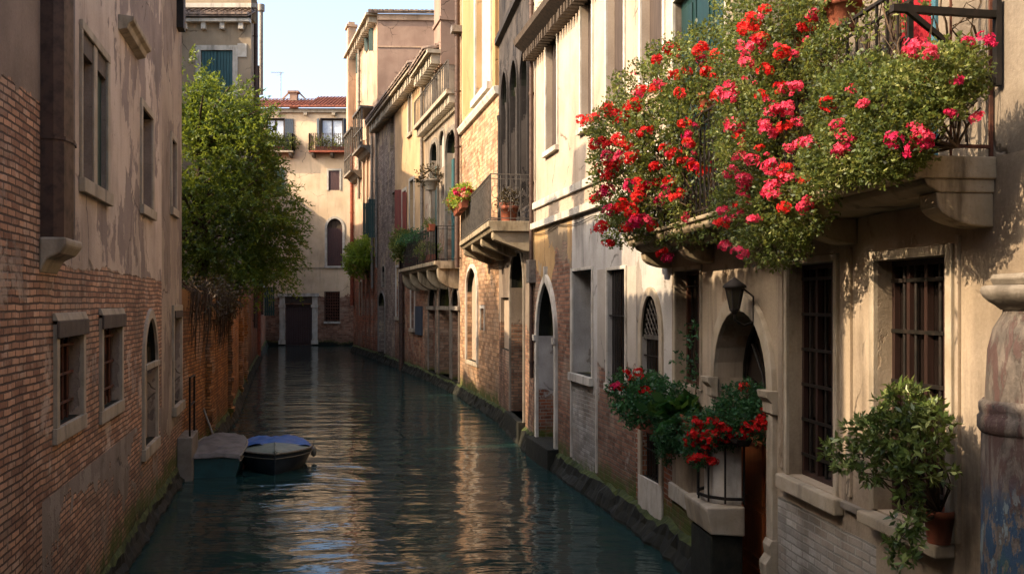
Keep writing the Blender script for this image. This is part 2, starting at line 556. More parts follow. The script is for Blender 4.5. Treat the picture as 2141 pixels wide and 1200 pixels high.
def wood_mat(name, a, b, rough=.55, bump=.35, spec=.35):
    T = NT(name)
    p = T.obj()
    g = T.noise(T.vmul(p, (22, 22, 1.6)), 1.0, 5, .6, .6)
    n = T.noise(p, 2.2, 4, .6)
    col = T.mix(T.smooth(g, .3, .7), hx(a), hx(b))
    col = T.mix(T.math('MULTIPLY', T.smooth(n, .5, .75), .45), col, tuple(x * .45 for x in hx(a)))
    return T.out(col, rough, T.bump(g, bump, .006), spec=spec)

def metal_mat(name, a, b, rough=.55, metal=.35):
    T = NT(name)
    p = T.obj()
    n = T.noise(p, 9, 5, .65)
    col = T.mix(T.smooth(n, .42, .66), hx(a), hx(b))
    return T.out(col, T.fmix(n, rough - .15, rough + .25), T.bump(n, .3, .004), spec=.4, metal=metal)

def flat_mat(name, a, b, scale=6, rough=.7, spec=.3, bump=.2):
    T = NT(name)
    p = T.obj()
    n = T.noise(p, scale, 4, .6)
    return T.out(T.mix(T.smooth(n, .3, .7), hx(a), hx(b)), rough, T.bump(n, bump, .01), spec=spec)

def leaf_mat(name, cols, trans=.45, tcol='9fb233', rough=.5):
    T = NT(name)
    t = T.n('ShaderNodeAttribute', attribute_name='tint').outputs['Fac']
    r = T.n('ShaderNodeValToRGB', {0: t})
    e = r.color_ramp.elements
    while len(e) < len(cols):
        e.new(.5)
    for k, c in enumerate(cols):
        e[k].position = k / (len(cols) - 1)
        e[k].color = (*hx(c), 1)
    c = r.outputs[0]
    return T.out(c, rough, spec=.35, trans=(T.mix(.55, c, hx(tcol)), trans))

def petal_mat(name, a, b, trans=.35):
    T = NT(name)
    t = T.n('ShaderNodeAttribute', attribute_name='tint').outputs['Fac']
    c = T.mix(t, hx(a), hx(b))
    return T.out(c, .6, spec=.2, trans=(c, trans))

def glass_mat(name, c='0d0f10', rough=.08):
    T = NT(name)
    n = T.noise(T.obj(), 1.2, 2)
    return T.out(T.mix(n, hx(c), tuple(x * 1.6 for x in hx(c))), rough, T.bump(n, .06, .02), spec=.5)

# ------------------------------------------------------------------ materials
BRICK = ('9c5b3c', '84482f', 'b3734e')
M = {}
M['cream'] = wall_mat('cream_plaster', ('b2a08b', 'a5927c'), ('877868', '74675a'), BRICK, 'a08c74', zc=4.6, amp=.8, soft=.6, cover=1.5, stain=0.4, seed=1, moss=.3)
M['grey_plaster'] = wall_mat('pale_grey_plaster', ('b3ada3', 'a39c92'), ('877e72', '958c80'), BRICK, 'a09484', zc=1.4, amp=1.4, soft=.9, cover=0.9, stain=0.6, seed=2, moss=0.6)
M['brick_peel'] = wall_mat('brick_with_ochre_plaster', ('a88a63', '96784f'), ('8d7d68', '7a6a55'), ('8f654d', '74503d', 'a67d62'), '6f6152', zc=3.7, amp=2.2, soft=1.4, cover=0.7, stain=.35, seed=3, moss=0.6, remn=0.6)
M['white_brick'] = wall_mat('white_painted_brick', ('aaa59c', '9d978d'), ('9a9488', 'a8a296'), ('aca69b', 'a39d92', '989185'), '9a9487', zc=1.75, amp=.9, soft=.5, cover=.9, stain=.3, seed=4, moss=0.5)
M['beige'] = wall_mat('beige_plaster', ('a3937e', '94846e'), ('85745f', '95826a'), BRICK, '9b8a74', zc=-2, amp=.4, soft=.6, cover=0.95, stain=0.75, seed=5, moss=-.6, rough_bump=.6)
M['beige_low'] = wall_mat('mossy_brick_base', ('b39b7c', 'a68d6c'), ('8e7b62', '9c876b'), ('7d5338', '6b4430', '8f6a4c'), '7b6f58', zc=6, amp=.4, soft=.6, cover=1.1, stain=.3, seed=5, moss=.75)
M['grey_brown'] = wall_mat('grey_brown_balcony_wall', ('8d8170', '776b5b'), ('6d6152', '5c5144'), BRICK, '8a7c6a', zc=-2, amp=.4, soft=.6, cover=.9, stain=0.75, seed=6, moss=-1)
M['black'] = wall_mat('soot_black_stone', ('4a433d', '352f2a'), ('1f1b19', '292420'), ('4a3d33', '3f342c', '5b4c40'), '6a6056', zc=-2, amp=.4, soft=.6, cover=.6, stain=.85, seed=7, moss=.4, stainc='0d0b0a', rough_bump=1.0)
M['warm_brick'] = wall_mat('warm_brick_facade', ('b99a72', 'ad8d66'), ('b3a084', 'a08a6c'), ('b08a68', '96704f', 'c6a47e'), '7c6852', zc=9.4, amp=1.3, soft=1.6, cover=1.3, stain=.25, seed=8, moss=0.65, row=0.12, bw=0.34, remn=0.55)
M['gothic'] = wall_mat('grey_brick_facade', ('9c8c78', '897a68'), ('83745f', '93826b'), ('96765e', '7b5b46', 'aa8c70'), '6f6253', zc=6.5, amp=2.6, soft=2.5, cover=.8, stain=0.55, seed=9, moss=0.6, row=0.12, bw=0.34, remn=0.6)
M['ochre'] = wall_mat('ochre_plaster', ('b89a74', 'aa8c66'), ('a99274', '97826a'), ('96684c', '845239', 'a57a5c'), '75685a', zc=4.3, amp=1.1, soft=.9, cover=1.35, stain=0.42, seed=10, moss=.5, row=0.12, bw=0.34, remn=0.5)
M['ruin_brick'] = wall_mat('grey_red_brick', ('b39c78', 'a38c6c'), ('8f8270', '9d8f7b'), ('94806e', '7d685a', 'a8937e'), '6d6257', zc=13.5, amp=2.2, soft=2.5, cover=.8, stain=0.5, seed=11, moss=.5, row=0.12, bw=0.34, remn=0.6)
M['tower'] = wall_mat('tower_plaster', ('b3967c', 'a58a70'), ('a88d70', '97795c'), BRICK, '9f8d78', zc=5.2, amp=1.8, soft=1.4, cover=1.3, stain=0.5, seed=12, moss=.5, row=0.12, bw=0.34)
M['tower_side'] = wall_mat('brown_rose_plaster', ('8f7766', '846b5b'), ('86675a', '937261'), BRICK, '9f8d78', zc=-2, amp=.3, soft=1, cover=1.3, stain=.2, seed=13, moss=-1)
M['end'] = wall_mat('beige_end_house_plaster', ('cdb595', 'c2a988'), ('b59d80', 'a58f74'), ('8d6650', '7c523d', '9f7f66'), '7d6f5e', zc=3.6, amp=1.0, soft=1.0, cover=1.4, stain=.3, seed=14, moss=.35, row=0.12, bw=0.34)
M['left_hi'] = wall_mat('peach_plaster_over_brick', ('c0ae9b', 'b09d8a'), ('82746a', '918175'), ('c29575', 'a67a60', 'ceae94'), '6a594b', zc=3.55, amp=.42, soft=.42, cover=0.62, stain=0.5, seed=15, moss=.55, rough_bump=.6, row=.058, bw=.2, remn=0.7)  # mortar on the near left walls darkened to imitate shade in the joints
M['left_brick'] = wall_mat('bare_brick_left_house', ('ad9c89', 'a08f7c'), ('7b6b5d', '8b7a6b'), ('c29575', 'a67a60', 'ceae94'), '5d4d41', zc=4.75, amp=.8, soft=.6, cover=0.5, stain=.4, seed=15, moss=.55, rough_bump=.7, row=.058, bw=.2, remn=0.7)
M['left_low'] = wall_mat('thin_grey_render', ('9c9083', '8f8477'), ('786c60', '877b70'), ('c29575', 'a67a60', 'ceae94'), '65574b', zc=1.0, amp=1.7, soft=1.3, cover=.5, stain=.45, seed=15, moss=.6, rough_bump=.6, row=.058, bw=.2, remn=0.7)
M['left_corner'] = wall_mat('grey_corner_render', ('a5947f', '968472'), ('7b6c5e', '8b7b6c'), ('c29575', 'a67a60', 'ceae94'), '65574b', zc=1.0, amp=1.4, soft=.8, cover=.6, stain=.5, seed=16, moss=.7, row=.058, bw=.2, remn=0.6)
M['garden'] = wall_mat('orange_garden_brick', ('a07444', '8d6237'), ('8d6840', '7a5530'), ('a06a38', '8a5528', 'b07e4a'), '5d4630', zc=3.4, amp=1.6, soft=1.4, cover=.8, stain=.45, seed=17, moss=.45, rough_bump=1.0, remn=0.5)
M['left_far'] = wall_mat('far_left_plaster', ('97866e', '8b7a63'), ('80705c', '73644f'), BRICK, '8f7f6b', zc=3.8, amp=1.2, soft=1.0, cover=1.1, stain=.3, seed=18, moss=.45)

M['istria'] = stone_mat('white_istrian_stone', 'bdb5a6', 'a89e8d', stain=.5)
M['stone'] = stone_mat('pale_stone', 'a79a86', '94866f', stain=.45)
M['grey_stone'] = stone_mat('grey_stone', '80776a', '6c6356', stain=.6)
M['dark_stone'] = stone_mat('dark_lintel_stone', '5d5349', '4a4139', stain=.4)
M['black_stone'] = stone_mat('sooty_stone', '332d28', '26221e', stain=.7, stainc='17130f')
M['balcony_stone'] = stone_mat('ochre_stained_stone', '9c8d74', '85765c', scale=3, stain=.85, stainc='3d3222', bump=.8)
M['plinth'] = stone_mat('weedy_plinth', '2c2a1f', '191a13', scale=7, stain=.6, stainc='14130d', bump=1.0)
M['moss'] = stone_mat('mossy_ledge', '485022', '30361c', scale=8, stain=.6, stainc='1a190f', bump=1.0)
M['iron'] = metal_mat('black_iron', '17140f', '2a211a')
M['rust'] = metal_mat('rusty_iron', '5a3320', '3a2216', rough=.8, metal=.1)
M['rail_grey'] = metal_mat('grey_iron_rail', '5d564c', '453f38')
M['pipe'] = metal_mat('brown_downpipe', '4b372b', '37281f', rough=.6, metal=.2)
M['redpipe'] = metal_mat('red_brown_pipe', '8a452c', '6c3522', rough=.7, metal=.05)
M['zinc'] = metal_mat('zinc_pipe', '7d7468', '625a50')
M['green_paint'] = wood_mat('green_shutter_paint', '1d3b33', '16302a')
M['teal_paint'] = wood_mat('teal_shutter_paint', '2e5557', '264748')
M['dark_green'] = wood_mat('dark_green_door_paint', '12302c', '0e2623', rough=.4)
M['blue_grey_paint'] = wood_mat('slate_shutter_paint', '3b4550', '303942')
M['red_paint'] = wood_mat('red_brown_shutter_paint', '6d2c1d', '582216')
M['brown_paint'] = wood_mat('brown_shutter_paint', '4d3430', '3d2825')
M['boards'] = wood_mat('dark_weathered_boards', '463a31', '352b25', rough=.7)
M['door_wood'] = wood_mat('polished_door_wood', '8f4f2a', '6b381c', rough=.3, spec=.5)
M['sash_wood'] = wood_mat('brown_sash_wood', '4b2c1c', '382013')
M['dark_sash'] = wood_mat('dark_brown_sash', '33201a', '241610')
M['eave_wood'] = wood_mat('old_eave_timber', '544637', '352b21', rough=.85)
M['glass'] = glass_mat('dark_glass')
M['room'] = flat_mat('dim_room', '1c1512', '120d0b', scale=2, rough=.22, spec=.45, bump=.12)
M['blind'] = flat_mat('plaster_blind', 'a08d78', '93806c')
M['blind_grey'] = flat_mat('grey_blind', 'a6a096', '948d82')
M['curtain'] = flat_mat('white_curtain', 'cfd6dc', 'b8c0c8', scale=14)
M['red_cloth'] = flat_mat('red_curtain', '8e0f1c', '6a0b15', rough=.9)
M['blue_paint'] = wood_mat('blue_door_frame', '3d6470', '335560')
M['tile'] = stone_mat('terracotta_tile', 'a4634a', '85503d', scale=3, stain=.55, stainc='4c3d35', rough=.9)
M['old_tile'] = stone_mat('grey_old_tile', '8b7868', '6d5b4e', scale=3, stain=.6, stainc='3d3733', rough=.9)
M['terracotta'] = stone_mat('terracotta_pot', '8a4c34', '743f2b', scale=5, stain=.6, bump=.3, stainc='4c3c31')
M['soil'] = flat_mat('potting_soil', '2c2018', '1d150f', scale=30, rough=1, bump=1)
M['door_brown'] = wood_mat('brown_plank_door', '4a3733', '3a2a28')

# ------------------------------------------------------------------ plan
Q = [cross_fac(739, 62.7), cross_fac(789, 53.3), cross_fac(888, 40.06), cross_fac(962, 33.0), cross_fac(1043, 26.2), cross_fac(1115, 20.4), cross_fac(1405, 12.3)]
F7, F6, F5, F4, F3, F2 = [Fac(Q[k], Q[k + 1]) for k in range(6)]
F1 = Fac(Q[6], (Q[6][0] + .115 * 15.3, -3.0))
FL = Fac((-2.07 + .229 * 3, -3.0), (-2.07 - .229 * 17.8, 17.8))
G = [(-2.07 - .229 * 17.8, 17.8), (-6.7, 21.3), (-7.6, 25.8), cross_fac(525, 43)]
FG1, FG2, FG3 = [Fac(G[k], G[k + 1]) for k in range(3)]
FA = Fac((G[3][0] - 10.0, 43.0), G[3])                 # garden front of the far left house, facing the camera
FB = Fac(G[3], (G[3][0] - .2335 * 29, 72.0))           # its canal front
FE = Fac((-20.5, 71.0), (-8.0, 71.0))                  # the house that closes the canal
FT = Fac(Q[1], (Q[1][0] + 8, Q[1][1] + .3))            # tower wall above the lower roofs

# ------------------------------------------------------------------ water and ground
def water_mat():
    T = NT('canal_water')
    p = T.obj()
    pw = T.vadd(p, T.vmul(T.n('ShaderNodeTexNoise', {'Vector': p, 'Scale': .35, 'Detail': 2}).outputs[1], (1.2, 1.2, 0)))
    n1 = T.noise(T.vmul(pw, (.55, 1.5, 1)), 1.1, 3, .45)
    n2 = T.noise(T.vmul(pw, (1.6, 4.2, 1)), 1.3, 3, .5)
    n3 = T.noise(p, .22, 2)
    h = T.math('ADD', T.math('MULTIPLY', n1, 1.0), T.math('MULTIPLY', n2, .22))
    h = T.math('MULTIPLY', h, T.smooth(n3, .3, .7, .75, 1.15))
    return T.out(T.mix(n3, (.010, .029, .025), (.012, .034, .029)), .05, T.bump(h, .8, .075), spec=.5, IOR=1.33)
mb = MB()
mb.face([(-140, -60, 0), (140, -60, 0), (140, 220, 0), (-140, 220, 0)])
tag(mb.build('water', water_mat()), 'dark green rippled canal water', 'water', kind='structure')
mb = MB()
mb.face([(-600, -600, -2), (600, -600, -2), (600, 900, -2), (-600, 900, -2)])
tag(mb.build('ground', flat_mat('canal_mud', '2b2a1f', '1d1c15')), 'mud bed under the canal', 'ground', kind='structure')
mb = MB()
mb.hexa([(-32, 17.9, -.5), (-6.35, 17.9, -.5), (-12.2, 43, -.5), (-32, 43, -.5), (-32, 17.9, 1.3), (-6.35, 17.9, 1.3), (-12.2, 43, 1.3), (-32, 43, 1.3)])
tag(mb.build('garden_ground', flat_mat('garden_soil', '4a3a26', '3a4420', scale=3, rough=1)), 'raised garden soil behind the brick wall', 'ground', kind='structure')

def plinth(root, F, u0, u1, z=.36, out=.2, mat='plinth', mat2='moss'):
    z, out = z * .8, out * .55
    """the weedy footing that stands out of the wall at the waterline"""
    n = max(4, int((u1 - u0) / .13))
    mb = MB()
    rows = []
    for k in range(n + 1):
        u = u0 + (u1 - u0) * k / n
        def j(a, s):
            q = F.P(u, 0, 0)
            return a * (mnoise.noise(Vector((q.x * 2.3, q.y * 2.3, s))) + .9 * mnoise.noise(Vector((q.x * 6.3, q.y * 6.3, s))))
        rows.append([F.P(u, -.5, out + .06 + j(.05, 0)), F.P(u, .04, out + .05 + j(.06, 1)), F.P(u, z * .55 + j(.05, 2), out * .9 + j(.06, 3)), F.P(u, z + j(.06, 4), out * .55 + j(.05, 5)), F.P(u, z + .07 + j(.05, 6), .0)])
    mb.grid(rows, smooth=False)
    half = len(mb.f)
    mb.m = [1 if (i % 4) == 3 else 0 for i in range(half)]
    return mb.build('plinth', [M[mat], M[mat2]], root)

def railing(parent, pts, z0, z1, mat, gap=.11, w=.014, name='railing', scroll=False, mid=True):
    """iron railing through plan points"""
    mb = MB()
    V = [Vector(p) for p in pts]
    for a, b in zip(V[:-1], V[1:]):
        A, B = Vector((a.x, a.y, 0)), Vector((b.x, b.y, 0))
        up = Vector((0, 0, 1))
        mb.bar(A + up * z1, B + up * z1, max(.02, w * 1.7), .02)
        mb.bar(A + up * (z0 + .06), B + up * (z0 + .06), .02)
        if mid:
            mb.bar(A + up * (z1 - .1), B + up * (z1 - .1), .014)
        n = max(2, int((B - A).length / gap))
        for k in range(n + 1):
            p = A.lerp(B, k / n)
            big = k in (0, n)
            ww = w * 1.8 if big else w
            mb.bar(p + up * z0, p + up * z1, ww)
            if scroll and k < n:
                c = A.lerp(B, (k + .5) / n)
                d = (B - A).normalized()
                r = gap * .42
                for zc in (z0 + (z1 - z0) * .3, z0 + (z1 - z0) * .62):
                    mb.tube([c + d * (r * math.cos(t)) + up * (zc + r * 1.6 * math.sin(t)) for t in (math.pi * 2 * q / 10 for q in range(11))], w * .4, 4, caps=False)
    return mb.build(name, mat, parent)

def downpipe(parent, F, u, z0, z1, mat, r=.055, o=.09, name='downpipe'):
    mb = MB()
    mb.tube([F.P(u, z0, o), F.P(u, z1, o)], r, 10)
    z = z0 + .3
    while z < z1:
        mb.tube([F.P(u, z, o), F.P(u, z + .06, o)], r * 1.22, 10)
        F.box(mb, u - .012, u + .012, z + .01, z + .05, 0, o)
        z += 1.9
    return mb.build(name, mat, parent)

def corbel(parent, F, u, w, ztop, h, out, mat, name='corbel', straight=False):
    """a stone bracket: deep at the wall, scooped towards its nose"""
    prof = [(0, ztop - h)]
    for k in range(1, 8):
        a = math.pi / 2 * k / 7
        prof.append((out * math.sin(a) ** 1.0 * .98, ztop - h + h * .72 * (1 - math.cos(a))))
    if straight:
        prof = [(0, ztop - h), (out * .18, ztop - h), (out * .96, ztop - h * .42), (out, ztop - h * .3)]
    prof += [(out, ztop), (0, ztop)]
    mb = MB()
    F.prism(mb, prof, u - w / 2, u + w / 2)
    return mb.build(name, mat, parent, bevel=.012)

# ------------------------------------------------------------------ near house, canal side with the flower balcony (F1)
H1 = thing('balcony_house', 'weathered beige house with a stone balcony, barred windows and an arched wooden door', 'house', F1.P(2, 0))
uE = F1.u(2141) + 4.0
dE = op(F1, 1500, 1612, 650, 1290, ref=1545, arch='pointed', ys=800, dep=.32)
wE = Op(F1.u(1650), F1.u(1748), 1.66, 3.53, dep=.17)
wF = Op(F1.u(1835), F1.u(1985), 1.69, 3.50, dep=.16)
wD = op(F1, 1414, 1466, 568, 800, dep=.18)
gD = Op(F1.u(1412), F1.u(1520), 4.06, 7.0, dep=.12)
rD = Op(F1.u(1850), F1.u(1962), 4.06, 6.4, dep=.25)
uW = Op(F1.u(1600), F1.u(1700), 4.5, 6.5, dep=.2)
zW = 1.42
uDr, uBand = F1.u(1626), F1.u(1478)
def zone1(u, z):
    if z > 4.05:
        return 1
    if z < .70 and u < uBand:
        return 3
    if u > uDr and z < zW + .0 and u < F1.u(1835) - .02:
        return 2
    return 0
mb = MB()
wall(mb, F1, 0, F1.L + 22, -.5, 9.2, [dE, wE, wF, wD, gD, rD, uW], zone1, cuts_u=[uDr, uBand, F1.u(1835) - .02], cuts_z=[.70, zW, 4.05])
body(mb, F1, 0, F1.L + 22, -.5, 9.2, 8)
mb.build('wall', [M['beige'], M['grey_brown'], M['white_brick'], M['beige_low']], H1)
window(H1, F1, wE, M['room'], frame=(.06, .03, M['stone']), sash=(M['dark_sash'], 2, 0, .04), grille=(M['iron'], 5, 6, .028, -.135), bev=.006)
window(H1, F1, wF, M['room'], frame=(.07, .035, M['stone']), sash=(M['dark_sash'], 3, 0, .04), grille=(M['iron'], 5, 5, .028, -.125), bev=.006)
window(H1, F1, wD, M['room'], frame=(.05, .025, M['stone']), sash=(M['sash_wood'], 1, 1, .05), grille=(M['iron'], 4, 3, .022, -.145), bev=.006)
w = window(H1, F1, uW, M['glass'], frame=(.08, .04, M['stone']), sash=(M['sash_wood'], 1, 2, .06))
# long stone sills
for ua, ub, zt, hh, oo in ((F1.u(1640), F1.u(1765), 1.655, .13, .09), (F1.u(1828), F1.u(1998), 1.68, .085, .14)):
    mb = MB()
    F1.box(mb, ua, ub, zt - hh, zt, 0, oo)
    mb.build('sill', M['stone'], H1, bevel=.012)
mb = MB()
F1.box(mb, F1.u(1768), F1.u(1826), 1.60, 1.655, 0, .05)
mb.build('string_course', M['grey_stone'], H1, bevel=.008)
mb = MB()
F1.box(mb, 0, uBand, .70, .90, 0, .05)
mb.build('string_course', M['istria'], H1, bevel=.008)
# plain pilaster strips between the windows
for pa, pb in ((1632, 1641), (1775, 1783), (2003, 2010)):
    mb = MB()
    F1.box(mb, F1.u(pa), F1.u(pb), 1.70, 3.62, 0, .025)
    mb.build('pilaster', M['beige'], H1, bevel=.004)
# arched doorway
dr = MB()
pane_poly(dr, F1, dE, -dE.dep + .004)
door = dr.build('door', M['room'], H1)
mb = MB()
band(mb, F1, dE.outline(), dE.outline(.15), 0, .05)
mb.build('door_frame', M['stone'], door, bevel=.008)
for uu in ((dE.ua - .20, dE.ua + .03), (dE.ub - .03, dE.ub + .20)):
    mb = MB()
    F1.prism(mb, [(0, dE.zs - .22), (.07, dE.zs - .20), (.075, dE.zs - .10), (.12, dE.zs - .05), (.13, dE.zs + .01), (0, dE.zs + .01)], *uu)
    mb.build('impost', M['stone'], door, bevel=.006)
    mb = MB()
    F1.prism(mb, [(0, .62), (.10, .62), (.12, .78), (.07, .86), (.085, .95), (.06, 1.0), (0, 1.0)], uu[0] + .03, uu[1] - .03)
    mb.build('column_base', M['stone'], door, bevel=.006)
mb = MB()
zdw = F1.z(1600, 925)
F1.box(mb, dE.ua, dE.ub, -.4, zdw, -dE.dep + .01, -dE.dep + .06)
nP = 2
for k in range(nP):
    ua = dE.ua + (dE.ub - dE.ua) * k / nP + .06
    ub = dE.ua + (dE.ub - dE.ua) * (k + 1) / nP - .06
    for za, zb in ((-.1, .42), (.5, 1.02), (1.10, zdw - .12)):
        for a, b, c, d in ((ua, ub, za, za + .035), (ua, ub, zb - .035, zb), (ua, ua + .035, za + .035, zb - .035), (ub - .035, ub, za + .035, zb - .035)):
            F1.box(mb, a, b, c, d, -dE.dep + .06, -dE.dep + .085)
F1.box(mb, dE.ua, dE.ub, zdw, zdw + .07, -dE.dep + .01, -dE.dep + .10)
mb.build('door_leaf', M['door_wood'], door, bevel=.006)
mb = MB()
cu = (dE.ua + dE.ub) / 2
for k in range(7):
    a = math.pi * (k + .5) / 7
    r = 1.2
    p1 = (cu - math.cos(a) * .62, zdw + .3 + math.sin(a) * .95)
    mb.tube([F1.P(cu, zdw + .1, -dE.dep + .03), F1.P((cu + p1[0]) / 2 + .05, (zdw + .1 + p1[1]) / 2 + .1, -dE.dep + .03), F1.P(*p1, -dE.dep + .03)], .014, 5)
mb.tube([F1.P(u, z, -dE.dep + .03) for u, z in dE.arc(-.05)], .022, 5)
mb.build('fanlight_bars', M['iron'], door)
# stone pier and iron hoops beside the door
pu = F1.u(1530)
pier = MB()
zA, zB = F1.z(1520, 1062, .2), F1.z(1520, 925, .2)
def oct(F, u, r, z, sq=1.0):
    return [F.P(u + r * sq * math.cos(a), z, max(.0, r * math.sin(a))) for a in (math.pi * k / 6 for k in range(7))]
pier.grid([oct(F1, pu, .29, zA), oct(F1, pu, .29, zB)], smooth=False)
pier.face(oct(F1, pu, .29, zB))
p0 = pier.build('door_pier', M['istria'], H1)
mb = MB()
F1.prism(mb, [(0, zA - .30), (.36, zA - .27), (.40, zA - .04), (.40, zA), (0, zA)], pu - .40, pu + .40)
mb.build('pier_base', M['stone'], p0, bevel=.015)
mb = MB()
F1.box(mb, pu - .34, pu + .34, -.5, zA - .30, 0, .34)
mb.build('pier_footing', M['plinth'], p0, bevel=.02)
mb = MB()
for z in (zA + .07, zB - .02):
    ring = oct(F1, pu, .36, z)
    for a, b in zip(ring[:-1], ring[1:]):
        mb.bar(a, b, .022, .03)
for a, b in zip(oct(F1, pu, .36, zA + .02), oct(F1, pu, .36, zB)):
    mb.bar(a, b, .018)
mb.build('iron_hoop', M['iron'], p0)
plinth(H1, F1, -.2, F1.u(1478), .40, .22)
plinth(H1, F1, F1.u(1620), F1.L, .30, .2)
# upper doors on the balcony
mb = MB()
pane_poly(mb, F1, gD, -gD.dep + .004)
d2 = mb.build('door', M['dark_green'], H1)
mb = MB()
band(mb, F1, gD.outline(), gD.outline(.07), 0, .035)
mb.build('door_frame', M['istria'], d2)
mb = MB()
n = 3
for k in range(n):
    ua = gD.ua + (gD.ub - gD.ua) * k / n + .03
    ub = gD.ua + (gD.ub - gD.ua) * (k + 1) / n - .03
    F1.box(mb, ua, ub, gD.zb, gD.zt, -gD.dep + .01, -gD.dep + .05)
    for za, zb in ((4.2, 5.3), (5.42, 6.85)):
        F1.box(mb, ua + .1, ub - .1, za, zb, -gD.dep + .05, -gD.dep + .068)
mb.build('door_leaf', M['dark_green'], d2, bevel=.006)
mb = MB()
rows = []
for z in (4.06, 6.4):
    rows.append([F1.P(rD.ua + (rD.ub - rD.ua) * k / 40, z, -.14 + .03 * math.sin(k * 1.3)) for k in range(41)])
mb.grid(rows)
d3 = mb.build('door_curtain', M['red_cloth'], H1)
mb = MB()
F1.box(mb, rD.ub - .05, rD.ub, 4.06, 6.4, -.1, .02)
mb.build('door_frame', M['blue_paint'], d3)
mb = MB()
pane_poly(mb, F1, rD, -.24)
mb.build('doorway', M['room'], d3)
# balcony
b0, b1 = F1.u(1320, .55) - .3, F1.u(2085) - .0
bz = 4.05
bal = MB()
F1.prism(bal, [(0, bz - .13), (.50, bz - .13), (.53, bz - .09), (.53, bz - .05), (.56, bz - .04), (.56, bz), (0, bz)], b0, b1)
balcony = bal.build('balcony', M['balcony_stone'], H1, bevel=.01)
for k in range(5):
    u = b1 - .13 - k * (b1 - b0 - .26) / 4
    corbel(balcony, F1, u, .20, bz - .21, .20, .36, M['balcony_stone'])
mb = MB()
F1.prism(mb, [(0, bz - .21), (.34, bz - .21), (.42, bz - .17), (.44, bz - .13), (0, bz - .13)], b0 + .02, b1 - .02)
mb.build('bed_mould', M['balcony_stone'], balcony, bevel=.01)
rl = [F1.P(b0 + .03, 0, .05).xy, F1.P(b0 + .03, 0, .52).xy, F1.P(b1 - .03, 0, .52).xy]
railing(balcony, rl, bz, bz + 1.0, M['iron'], gap=.13, w=.016, scroll=True)
railing(balcony, [F1.P(b1 - .03, 0, .52).xy, F1.P(b1 - .03, 0, .02).xy], bz, bz + 1.3, M['rust'], gap=.25, w=.011, mid=False)
# iron bracket arm
mb = MB()
ua = F1.u(2095)
mb.bar(F1.P(ua, 4.45, .03), F1.P(ua, 4.95, .03), .05, .03)
mb.bar(F1.P(ua, 4.47, .04), F1.P(ua + .05, 4.86, .62), .028)
mb.bar(F1.P(ua, 4.86, .04), F1.P(ua + .05, 4.86, .70), .04)
mb.build('awning_bracket', M['iron'], H1)
# cornice stub and pilaster strip at the right edge
mb = MB()
F1.prism(mb, [(0, 3.22), (.06, 3.22), (.07, 3.27), (.11, 3.30), (.13, 3.335), (.11, 3.36), (0, 3.36)], F1.u(2112), F1.u(2141) + 1.2)
mb.build('cornice', M['grey_stone'], H1, bevel=.008)

# painted column
def peel_mat():
    T = NT('peeling_painted_stone')
    p = T.obj()
    pv = T.vmul(p, (1, 1, .35))
    a = T.noise(T.vmul(p, (1, 1, .22)), 11, 9, .68, .5)
    b = T.noise(T.vadd(pv, (4, 2, 7)), 14, 8, .68)
    c = T.noise(T.vadd(pv, (1, 6, 3)), 16, 8, .7)
    z = T.n('ShaderNodeSeparateXYZ', {0: p}).outputs[2]
    col = T.mix(T.smooth(b, .35, .6), hx('6a6056'), hx('4c453e'))
    col = T.mix(T.math('MULTIPLY', T.smooth(a, .5, .56), .8), col, hx('45302c'))
    lowp = T.smooth(z, 2.35, 2.1)
    col = T.mix(T.math('MULTIPLY', lowp, T.smooth(c, .47, .50)), col, hx('2d4052'))
    col = T.mix(T.math('MULTIPLY', lowp, T.smooth(b, .56, .58)), col, hx('66706f'))
    col = T.mix(T.math('MULTIPLY', T.smooth(z, 2.0, 1.7), T.smooth(a, .40, .36)), col, hx('35503c'))
    h = T.math('ADD', T.smooth(a, .5, .53), T.noise(p, 60, 4))
    return T.out(col, .8, T.bump(h, .6, .008), spec=.25)
c0 = ray(2164, 632, 5.0)
COLm = thing('painted_column', 'stone column with peeling maroon and blue paint at the canal house corner', 'column', (c0.x, c0.y, 0))
mb = MB()
mb.lathe((c0.x, c0.y, 0), [(.29, -.5), (.285, .6), (.26, .72), (.255, 2.52)], 28)
M_peel = peel_mat()
mb.build('shaft', M_peel, COLm)
mb = MB()
mb.lathe((c0.x, c0.y, 0), [(.262, 2.52), (.275, 2.54), (.275, 2.60), (.262, 2.615), (.268, 2.64), (.268, 2.67), (.25, 2.69)], 28)
mb.build('ring', M_peel, COLm)
mb = MB()
mb.lathe((c0.x, c0.y, 0), [(.238, 2.69), (.232, 2.80), (.225, 2.95), (.20, 3.06), (.155, 3.14), (.15, 3.16)], 28)
mb.build('upper_shaft', M_peel, COLm)
mb = MB()
mb.lathe((c0.x, c0.y, 0), [(.16, 3.16), (.19, 3.185), (.22, 3.205), (.25, 3.235), (.26, 3.265), (.25, 3.285), (.22, 3.29)], 28)
mb.build('capital', M['grey_stone'], COLm)

